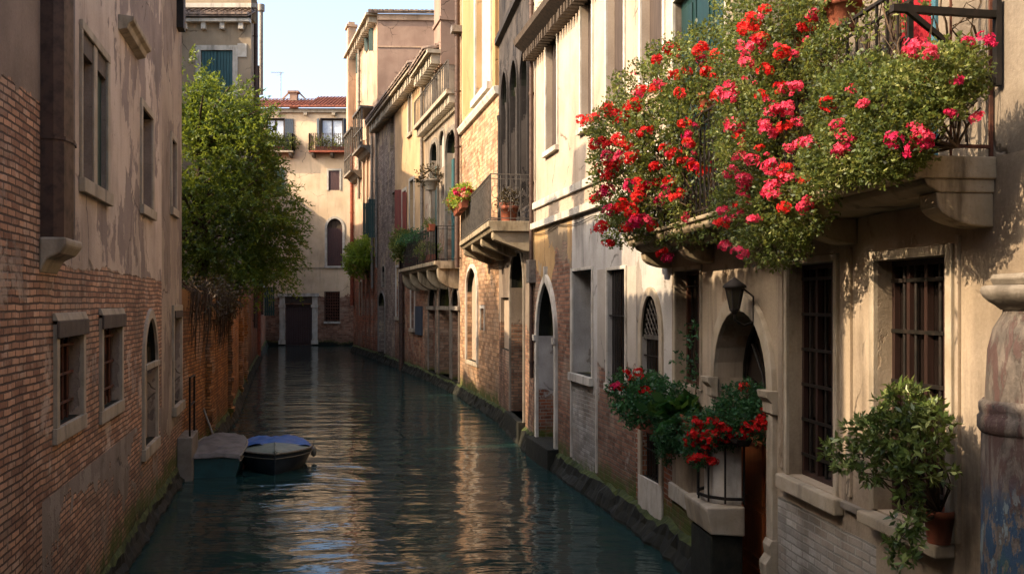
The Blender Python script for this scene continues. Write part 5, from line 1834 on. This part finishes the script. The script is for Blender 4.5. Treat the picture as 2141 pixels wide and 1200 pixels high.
elB = [ell(1600, 60, 7.4, 75, 80, .45), ell(1560, 150, 7.9, 65, 70, .45), ell(1640, 130, 7.2, 80, 80, .45), ell(1570, 260, 7.9, 72, 80, .5), ell(1650, 240, 7.2, 90, 85, .5), ell(1590, 360, 7.8, 80, 80, .5), ell(1660, 340, 7.2, 70, 70, .5), ell(1570, 440, 7.9, 70, 60, .45), ell(1640, 440, 7.3, 80, 62, .45), ell(1620, 510, 7.5, 66, 42, .4), ell(1700, 420, 6.9, 34, 60, .3), ell(1545, 20, 8.2, 40, 40, .3), ell(1690, 20, 6.8, 60, 40, .3), ell(1530, 250, 8.3, 30, 60, .3), ell(1530, 430, 8.3, 34, 40, .25), ell(1720, 385, 6.6, 40, 30, .2)]
BB = thing('flowering_bush', 'big tumbling mass of bright pink geraniums at the middle of the balcony', 'flowers', tuple(F1.P(F1.u(1620, .5), 4.06, .4)), GRP)
bush_leaves('foliage', elB, 36000, .032, LM['bush'], BB, hole=.08)
stems(BB, [F1.P(F1.u(p, .4), 4.06, .4) for p in (1560, 1600, 1650, 1690)], elB, 70)
spB = [(1562, 132), (1553, 100), (1580, 98), (1592, 85, 'coral'), (1598, 148, 'coral'), (1635, 115, 'coral'), (1525, 180), (1510, 195), (1525, 205), (1500, 200, 'coral'), (1645, 185), (1665, 180), (1630, 178, 'red'), (1685, 60, 'red'), (1698, 35), (1610, 235), (1625, 225), (1600, 262), (1605, 275), (1640, 228), (1675, 300), (1695, 297), (1710, 302), (1545, 328), (1550, 385), (1552, 400), (1558, 412), (1620, 345), (1608, 352), (1645, 352, 'coral'), (1650, 370), (1612, 395), (1618, 408), (1605, 400), (1575, 458), (1530, 360), (1530, 255), (1535, 265), (1510, 440), (1510, 468, 'coral'), (1640, 435, 'coral'), (1685, 432), (1545, 528), (1518, 515), (1557, 375), (1570, 335), (1735, 215), (1670, 255), (1640, 265, 'coral'), (1560, 60, 'coral'), (1575, 40, 'coral'), (1545, 285, 'coral'), (1590, 200, 'coral'), (1600, 20, 'coral')]
flowers(BB, elB, spB, 'pink', 15)
scatter_flowers(BB, elB, 34, ['coral', 'pink', 'pink'], 9, (1520, 1700, 20, 480))
elC = [ell(1760, 230, 6.1, 60, 70, .3), ell(1820, 190, 5.8, 70, 60, .3), ell(1790, 300, 5.9, 80, 55, .35), ell(1870, 230, 5.5, 80, 75, .3), ell(1930, 180, 5.3, 70, 55, .25), ell(1990, 160, 5.2, 52, 42, .22), ell(1900, 290, 5.4, 80, 50, .28), ell(1860, 330, 5.5, 60, 32, .25), ell(1960, 240, 5.25, 52, 50, .22), ell(1730, 330, 6.3, 40, 40, .3), ell(1720, 120, 6.5, 35, 50, .2), ell(2015, 215, 5.2, 34, 52, .18), ell(1965, 305, 5.25, 40, 26, .16), ell(1800, 352, 5.85, 46, 22, .16), ell(1855, 352, 5.5, 40, 22, .14), ell(1740, 365, 6.2, 30, 26, .16), ell(1990, 125, 5.15, 40, 22, .14)]
BC = thing('flowering_bush', 'dark green bush with loose large pink flower heads at the near end of the balcony', 'flowers', tuple(F1.P(F1.u(1880, .5), 4.06, .4)), GRP)
bush_leaves('foliage', elC, 29000, .028, LM['bush'], BC, hole=.12)
stems(BC, [F1.P(F1.u(p, .4), 4.06, .4) for p in (1770, 1830, 1890, 1940, 2000)], elC, 70)
spC = [(1806, 217, 'pink'), (1750, 260, 'pink'), (1768, 285, 'pink'), (1760, 310, 'pink'), (1775, 300, 'magenta'), (1905, 110, 'pink'), (1945, 115, 'pink'), (1940, 100, 'pink'), (1730, 218, 'red'), (1782, 190, 'pink'), (1867, 295, 'magenta'), (1918, 270, 'pink'), (1925, 285, 'pink'), (1935, 300, 'magenta'), (1912, 312, 'magenta'), (1945, 285, 'pink'), (2003, 170, 'magenta'), (1988, 237, 'magenta'), (2040, 247, 'pink'), (2027, 87, 'magenta'), (2063, 83, 'magenta'), (1752, 322, 'magenta'), (1692, 300, 'pink'), (1912, 97, 'pink')]
flowers(BC, elC, spC, 'pink', 16)
for px, py in ((2040, 247), (2027, 87), (2063, 83), (2003, 170)):
    pass
# pots standing on the balcony rail
for k, (px, zz, r_, lab) in enumerate(((1690, 5.06, .11, 'broad terracotta pot on the balcony rail beside the pink geraniums'), (1762, 5.06, .12, 'terracotta pot on the balcony rail nearest the red curtain'), (1483, 5.06, .11, 'small terracotta pot on the balcony rail between red and pink geraniums'))):
    c = F1.P(F1.u(px, .45), zz, .45)
    t = pot('flower_pot', lab, c, r_, r_ * 1.7, group='terracotta pots on the balcony rail')
    bush_leaves('foliage', [(np.array(c) + np.array([0, 0, r_ * 2.2]), np.array([r_ * 1.3, r_ * 1.3, r_ * 1.0]))], 700, .035, LM['bush'], t)

TV = thing('twining_vine', 'bare brown vine stems twisted round the near end railing of the balcony', 'vine', F1.P(F1.u(1880, .5), 4.06, .5))
mb = MB()
for k in range(46):
    if k < 30:
        px, oo = rnd.uniform(1690, 1930), .52
        u = F1.u(px, oo)
        a0_ = F1.P(u, 4.1 + rnd.uniform(0, .5), oo)
        du = rnd.uniform(-.5, .5)
        q = [F1.P(u + du * t + .04 * math.sin(t * 9 + k), a0_.z + (rnd.uniform(.35, .9)) * t, oo + .035 * math.sin(t * 11 + k)) for t in (0, .2, .4, .6, .8, 1)]
    else:
        oo = rnd.uniform(.1, .5)
        z_ = 4.1 + rnd.uniform(0, .7)
        dz = rnd.uniform(.2, .5)
        q = [F1.P(b1 - .03 + .03 * math.sin(t * 9 + k), z_ + dz * t, oo + rnd.uniform(-.12, .12) * t + .03 * math.sin(t * 8 + k)) for t in (0, .2, .4, .6, .8, 1)]
    mb.tube(q, [.007, .007, .006, .005, .004, .002], 5, caps=False)
mb.build('stem', TWIG, TV)
vp = [(np.array(F1.P(F1.u(p, .52), z_, .52)), np.array([.1, .12, .09])) for p, z_ in ((1700, 4.9), (1735, 4.8), (1790, 4.95), (1840, 4.85), (1900, 4.95))]
bush_leaves('foliage', vp, 700, .03, LM['bush'], TV)
# --- the planters by the water windows
ELp = [ell(1325, 815, 12.3, 45, 40, .22), ell(1360, 835, 12.0, 45, 42, .22), ell(1400, 850, 11.6, 40, 36, .22), ell(1330, 855, 12.1, 34, 28, .2)]
P1 = trough('window_planter', 'terracotta window planter with red geraniums at the arched grille window', F2, F2.u(1330, .2) - .1, F2.u(1400, .2), F2.z(1360, 905, .2), .2, .05, .26)
bush_leaves('foliage', ELp, 5200, .05, LM['ivy'], P1)
flowers(P1, ELp, [(1310, 778), (1335, 778), (1322, 790), (1345, 792), (1282, 810, 'magenta'), (1292, 806, 'magenta'), (1347, 815), (1300, 812), (1358, 820)], 'red', 9)
P2 = trough('window_planter', 'planter of broad glossy aspidistra leaves and trailing ivy on the beige wall', F1, .1, F1.u(1478, .2), F1.z(1440, 905, .2), .2, .04, .25)
def aspidistra(t, c, n, L0):
    pos = np.array(c)[None, :] + nrs.normal(size=(n, 3)) * np.array([.16, .06, .04])
    d = unit(nrs.normal(size=(n, 3)) * np.array([.9, .6, .35]) + np.array([-.25, -.35, .75]))
    return leaf_mesh('foliage', pos, d, L0 * (.7 + .5 * nrs.rand(n)), .45 + nrs.normal(size=n) * .22, LM['big'], t, .36, droop=.25)
aspidistra(P2, ray(1432, 868, 11.25), 85, .36)
ELv = [ell(1405, 900, 11.3, 32, 42, .18), ell(1440, 905, 11.0, 50, 34, .18), ell(1475, 880, 10.6, 40, 30, .18), ell(1400, 940, 11.3, 20, 28, .12)]
bush_leaves('ivy', ELv, 6500, .035, LM['ivy'], P2, up=-.3)
EL3 = [ell(1490, 900, 10.0, 50, 34, .2), ell(1540, 880, 9.6, 55, 40, .2), ell(1590, 880, 9.2, 42, 34, .18), ell(1560, 835, 9.5, 46, 30, .18), ell(1465, 940, 10.0, 28, 30, .14), ell(1510, 905, 9.8, 40, 22, .18)]
P3 = trough('window_planter', 'planter of scarlet geraniums on the iron hooped pier beside the wooden door', F1, F1.u(1490, .2), F1.u(1545, .2), F1.z(1520, 925, .2) + .005, .07, .06, .22, mat='iron')
bush_leaves('foliage', EL3, 7500, .036, LM['ivy'], P3)
flowers(P3, EL3, [(1460, 885), (1475, 890), (1490, 880), (1455, 905), (1470, 915), (1480, 905), (1445, 920), (1500, 905), (1515, 895), (1475, 935), (1462, 955), (1450, 960), (1475, 962), (1485, 965), (1520, 915), (1535, 918), (1550, 920), (1545, 915), (1560, 895), (1572, 890), (1568, 905), (1590, 875), (1600, 880), (1605, 862), (1592, 892), (1610, 868), (1495, 920), (1555, 808, 'coral')], 'red', 13)
VV = thing('climbing_vine', 'thin green vine climbing in front of the narrow barred window', 'vine', F1.P(F1.u(1450), 1.8, .15))
mb = MB()
pts = [ray(1458, 890, 11.2), ray(1452, 840, 11.25), ray(1458, 790, 11.3), ray(1450, 740, 11.35), ray(1456, 690, 11.35)]
mb.tube(pts, .006, 5)
mb.build('stem', TWIG, VV)
bush_leaves('foliage', [ell(1452, 705, 11.35, 14, 18, .1), ell(1440, 755, 11.3, 24, 12, .1), ell(1456, 800, 11.25, 16, 24, .1)], 260, .05, LM['ivy'], VV)

# --- the potted shrub on the near sill
cp = F1.P(F1.u(1962, .08), 1.683, .075)
PT = pot('potted_shrub', 'leafy evergreen shrub in a terracotta pot on the stone window sill', cp, .098, .21, cat='potted plant')
ELs = [ell(1885, 845, 5.95, 48, 36, .2), ell(1925, 885, 5.75, 44, 40, .2), ell(1870, 905, 5.9, 58, 36, .2), ell(1815, 905, 6.15, 40, 22, .15), ell(1775, 950, 6.45, 42, 28, .18), ell(1825, 975, 6.15, 50, 28, .18), ell(1925, 960, 5.7, 50, 42, .2), ell(1950, 890, 5.7, 24, 36, .15), ell(1885, 1005, 5.8, 38, 36, .16), ell(1898, 1080, 5.7, 24, 52, .1), ell(1893, 1160, 5.65, 22, 48, .1)]
bush_leaves('foliage', ELs, 3500, .056, LM['pitto'], PT, aspect=.36, up=.5, sprig=9, spread=.8, hole=.1)
stems(PT, [cp + Vector((0, 0, .18))], ELs, 34, r=.005)

# ------------------------------------------------------------------ balcony plants further off
# window boxes on the black house balcony
for k, (ua, ub, lab) in enumerate(((-1.35, -.1, 'clay window box of red geraniums hung on the grey railing, farther box'), (.05, 1.3, 'clay window box with dark red flowers hung on the grey railing, nearer box'))):
    t = trough('window_box', lab, F3, ua, ub, bz3 + .72, .22, .94, 1.16, group='window boxes on the grey railing')
    els = [(np.array(F3.P(u, bz3 + 1.06, 1.05)), np.array([.22, .25, .17])) for u in (ua + .2, (ua + ub) / 2, ub - .2)]
    bush_leaves('foliage', els, 1800, .07, LM['yellow' if k else 'bush'], t)
    for _ in range(15):
        c, r = els[rnd.randrange(3)]
        flower(t, c + unit(nrs.normal(size=3) + np.array([-.6, -.5, .5])) * r, .10, rnd.choice(['red', 'magenta', 'magenta', 'pale'] if k else ['red', 'red', 'magenta']))
for u, r_, lab in ((bu1 - .75, .16, 'tall clay pot standing on the balcony of the black house'), (bu1 - .3, .19, 'wide clay pot standing on the balcony of the black house')):
    c = F3.P(u, bz3 + .003, .45)
    t = pot('flower_pot', lab, c, r_, .34 if r_ > .17 else .46)
    bush_leaves('foliage', [(np.array(c) + np.array([0, 0, .5]), np.array([.12, .12, .14]))], 240, .06, LM['dry'], t)
# boxes and shrubs on the arcade balcony
t = trough('window_box', 'small orange window box on the dark iron railing of the arcade balcony', F5, F5.L - .85, F5.L - .2, bz5 + 1.05, .22, .82, 1.04)
bush_leaves('foliage', [(np.array(F5.P(F5.L - .5, bz5 + 1.3, .93)), np.array([.2, .2, .1]))], 260, .06, LM['bush'], t)
t = trough('window_box', 'orange planter standing inside the dark iron railing of the arcade balcony', F5, F5.u(885, .7), F5.u(903, .7), bz5 + .003, .3, .5, .74)
bush_leaves('foliage', [(np.array(F5.P(F5.u(892, .7), bz5 + .45, .62)), np.array([.4, .3, .2]))], 500, .09, LM['bush'], t)
elh = [ell(846, 520, 40.5, 22, 26, .6), ell(838, 505, 40.8, 14, 20, .5), ell(856, 505, 40.0, 14, 16, .5)]
c = F5.P(-1.0, bz5 + .003, .45)
t = pot('potted_shrub', 'round green shrub at the far end of the arcade balcony', c, .3, .5, cat='potted plant')
bush_leaves('foliage', elh, 3400, .10, LM['bush'], t)
mb = MB()
ivy_els = [(np.array(F5.P(u, bz5 + 1.2, .82)), np.array([.35, .35, .12])) for u in (-.6, .4, 1.4, 2.4, 3.4)]
t = thing('railing_ivy', 'dark ivy trailing along the top rail of the arcade balcony', 'ivy', F5.P(1.5, bz5 + 1.2, .8))
bush_leaves('foliage', ivy_els, 900, .09, LM['ivy'], t, up=-.5)
els = [(np.array(F5.P(F5.u(900, .5), F5.z(900, 368, .5), .5)), np.array([.4, .4, .3]))]
t = pot('flower_pot', 'pot with pale drooping flowers under the first gothic arch', F5.P(F5.u(900, .5), F5.z(900, 398, .5), .5), .28, .4, mat='stone')
bush_leaves('foliage', els, 500, .10, LM['dry'], t, up=-.4)
mb = MB()
mb.tube([F5.P(F5.u(900, .5), bz5, .5), F5.P(F5.u(900, .5), F5.z(900, 398, .5), .5)], .06, 8)
mb.build('stand', M['stone'], t)
# shrub growing from the tower wall
els = [ell(750, 548, 55.6, 24, 30, .9), ell(742, 530, 55.8, 14, 16, .6), ell(775, 525, 54.8, 16, 28, .7), ell(762, 530, 55.0, 20, 24, .8)]
c = F7.P(F7.u(765), F7.z(765, 560), .3)
t = thing('wall_shrub', 'yellow green shrub growing out of the tall tower house wall below green shutters', 'shrub', tuple(c))
bush_leaves('foliage', els, 5200, .15, LM['yellow'], t)
stems(t, [c], els, 16, r=.025)
# plants on the end house balconies
for k, (pa, pb, lab) in enumerate(((662, 735, 'row of small potted plants along the brown balcony of the end house'), (566, 616, 'green plants on the dark balcony of the end house near the tree'))):
    zf = FE.z(650, 318)
    els = [(np.array(FE.P(FE.u(p), zf + .55, .4)), np.array([.3, .3, .45])) for p in np.linspace(pa, pb, 6)]
    t = trough('balcony_planter', lab, FE, FE.u(pa), FE.u(pb), zf + .003, .3, .25, .6)
    bush_leaves('foliage', els, 1500, .13, LM['bush'], t)

# ------------------------------------------------------------------ lantern
lc = F1.P(F1.u(1540, .22), 0, .24)
zl = F1.z(1540, 583, .24)
LN = thing('wall_lantern', 'old dark iron lantern with a wide cap above the arched wooden door', 'lantern', (lc.x, lc.y, zl - .33))
mb = MB()
for k in range(6):
    a, b = math.pi * 2 * k / 6, math.pi * 2 * (k + 1) / 6
    q = lambda r, t, z: (lc.x + r * math.cos(t), lc.y + r * math.sin(t), z)
    mb.face([q(.088, a, zl - .085), q(.088, b, zl - .085), q(.045, b, zl - .29), q(.045, a, zl - .29)])
mb.build('pane', glass_mat('grimy_lantern_glass', '2b2820', .25), LN)
mb = MB()
for k in range(6):
    a, b = math.pi * 2 * k / 6, math.pi * 2 * (k + 1) / 6
    mb.bar(q(.09, a, zl - .085), q(.046, a, zl - .29), .011)
mb.lathe((lc.x, lc.y, zl), [(.001, .02), (.03, .0), (.075, -.035), (.112, -.062), (.115, -.085), (.085, -.09)], 6, caps=False)
mb.lathe((lc.x, lc.y, zl), [(.05, -.285), (.05, -.305), (.025, -.33), (.001, -.36)], 6, caps=False)
mb.build('frame', M['black_stone'], LN)
mb = MB()
w0 = F1.P(F1.u(1540, .22), zl - .42, .05)
mb.tube([Vector((lc.x, lc.y, zl - .34)), Vector((lc.x, lc.y, zl - .40)), w0 + (Vector((lc.x, lc.y, zl - .42)) - w0) * .5 - Vector((0, 0, .03)), w0], .013, 6)
mb.tube([w0, w0 + Vector((0, 0, .25)), Vector((lc.x, lc.y, zl - .08)) * .5 + (w0 + Vector((0, 0, .3))) * .5, Vector((lc.x, lc.y, zl - .06))], .010, 6)
mb.build('bracket', M['iron'], LN)

# ------------------------------------------------------------------ boats
def boat(name, label, bow, stern, beam, free, mats, transom=.75, covers='blue', bluff=False):
    b, s = Vector(bow), Vector(stern)
    ax = (b - s)
    L_ = ax.length
    ax.normalize()
    sd_ = Vector((ax.y, -ax.x, 0))
    t = thing(name, label, 'boat', tuple((b + s) / 2))
    def half(f):
        """half beam at f (0 stern .. 1 bow)"""
        if bluff:
            return beam / 2 * (transom + (1 - transom) * min(1, f / .45)) * (1 - .28 * max(0, (f - .55) / .45) ** 2)
        return beam / 2 * (transom + (1 - transom) * min(1, f / .45)) * (1 if f < .5 else max(.0, 1 - ((f - .5) / .5) ** 2.2)) + .006
    st = [0, .08, .2, .35, .5, .65, .78, .88, .95, 1]
    def sec(f, z, k):
        return s + ax * (L_ * f) + sd_ * (half(f) * k) + Vector((0, 0, z))
    def sheer(f):
        return free * (1 + .12 * f * f)
    mb = MB()
    rows = []
    for f in st:
        zt = sheer(f)
        rake = 0.0
        rows.append([sec(f, zt, 1), sec(f, zt * .55, .95), sec(f, .0, .82), sec(f, -.12, .5), sec(f, -.16, 0), sec(f, -.12, -.5), sec(f, .0, -.82), sec(f, zt * .55, -.95), sec(f, zt, -1)])
    mb.grid(rows, smooth=True)
    mb.face(rows[0][::-1])
    mb.face(rows[-1])
    mb.build('hull', mats['hull'], t)
    mb = MB()
    for k in (1, -1):
        pts = [sec(f, sheer(f) + .0, k) for f in st]
        mb.tube(pts, .024, 6)
        mb.tube([sec(f, sheer(f) - .09, k * 1.005) for f in st], .012, 5)
    mb.tube([rows[0][0], rows[0][-1]], .024, 6)
    mb.build('gunwale', mats['rim'], t)
    f0 = .52
    mb = MB()
    dr = []
    for f in [x for x in st if x >= f0] :
        zt = sheer(f)
        dr.append([sec(f, zt - .005, .97), sec(f, zt + .035 + .05 * (1 - f), .4), sec(f, zt + .05 + .07 * (1 - f), 0), sec(f, zt + .035 + .05 * (1 - f), -.4), sec(f, zt - .005, -.97)])
    if covers == 'blue':
        dd = [[sec(f0, sheer(f0) - .005, .97), sec(f0, sheer(f0) + .06, .4), sec(f0, sheer(f0) + .09, 0), sec(f0, sheer(f0) + .06, -.4), sec(f0, sheer(f0) - .005, -.97)]] + dr
        mb.grid(dd, smooth=False)
        mb.tube([sec(.6, sheer(.6) + .1, 0), sec(.97, sheer(.97) + .05, 0)], .018, 5)
        mb.build('foredeck', mats['deck'], t)
    # cover: a sheet with sags and folds over the cockpit
    mb = MB()
    rows = []
    fe = f0 + .06 if covers == 'blue' else 1.0
    fs = [-.02 + (fe + .02) * k / 22 for k in range(23)]
    for f in fs:
        ff = max(0, f)
        row = []
        for k in range(25):
            x = -1 + 2 * k / 24
            z = sheer(ff) + .03 + (.035 if covers == 'blue' else .04) * (1 - x * x) - .02 * math.sin(math.pi * 3 * max(0, f) / fe) * (1 - abs(x))
            q = sec(ff, 0, x * 1.02) + ax * (L_ * (f - ff))
            z += .05 * mnoise.noise(Vector((q.x * 3.1, q.y * 1.3, 4))) + .028 * mnoise.noise(Vector((q.x * 9, q.y * 4, 8)))
            if abs(x) > .93:
                z -= (abs(x) - .93) / .07 * .07
            row.append(Vector((q.x, q.y, z)))
        rows.append(row)
    skirt = [p - Vector((0, 0, .10 if covers == 'blue' else .06)) - ax * .03 for p in rows[0]]
    mb.grid([skirt] + rows, smooth=True)
    if covers != 'blue':
        front = rows[-1]
    mb.build('cover', mats['cover'], t)
    return t
def fender(t, p, h=.22, r=.055):
    mb = MB()
    mb.lathe(tuple(p), [(.01, h), (r * .7, h * .9), (r, h * .7), (r, h * .25), (r * .7, .03), (.01, 0)], 10)
    mb.tube([p + Vector((0, 0, h)), p + Vector((0, 0, h + .12))], .008, 4)
    return mb.build('fender', RIM, t)
HB = flat_mat('dark_hull_paint', '262c31', '191d21', rough=.35, spec=.5)
TEALH = flat_mat('teal_hull_paint', '1d4a4a', '163a3b', rough=.4, spec=.5)
RIM = wood_mat('pale_worn_gunwale', '7d7565', '5d5749', rough=.6)
DECK = flat_mat('grey_green_deck', '6d7464', '585f50', rough=.5)
BLUE = flat_mat('blue_tarpaulin', '24508c', '1c4074', scale=3, rough=.6, spec=.4)
GREY = flat_mat('grey_beige_tarpaulin', '6e6861', '565049', scale=4, rough=.8)
b1_ = boat('covered_boat', 'small dark boat with a blue tarpaulin and grey green pointed foredeck', (-4.40, 17.75, 0), (-4.98, 20.1, 0), 1.42, .34, dict(hull=HB, rim=RIM, deck=DECK, cover=BLUE))
bb = boat('covered_boat', 'small teal boat under a grey beige tarpaulin beside the landing step', (-5.98, 19.9, 0), (-5.46, 17.5, 0), 1.02, .37, dict(hull=TEALH, rim=RIM, deck=DECK, cover=GREY), transom=.92, covers='grey', bluff=True)
for f_, k_ in ((.35, 1), (.6, 1), (.4, -1)):
    ax_ = Vector((-4.40, 17.75, 0)) - Vector((-4.98, 20.1, 0))
    sd2 = Vector((ax_.y, -ax_.x, 0)).normalized()
    fender(b1_, Vector((-4.98, 20.1, 0)) + ax_ * f_ + sd2 * k_ * (.76 if f_ < .5 else .70) + Vector((0, 0, .08)))
MP = thing('mooring_pole', 'thin pale wooden pole leaning between the grey boat and the garden wall', 'pole', (-6.2, 19.9, 0))
mb = MB()
mb.tube([(-6.05, 19.6, .3), (-6.55, 20.3, .95)], .022, 7)
mb.build('shaft', RIM, MP)
MR = thing('mooring_rope', 'dark mooring rope slung from the blue boat to the garden wall', 'rope', (-5.9, 20.4, .3))
mb = MB()
a_, b_ = Vector((-5.55, 20.6, .42)), Vector(FG1.P(3.0, .55, .05))
mb.tube([a_.lerp(b_, k / 8) - Vector((0, 0, .16 * math.sin(math.pi * k / 8))) for k in range(9)], .012, 5)
mb.build('strand', M['eave_wood'], MR)
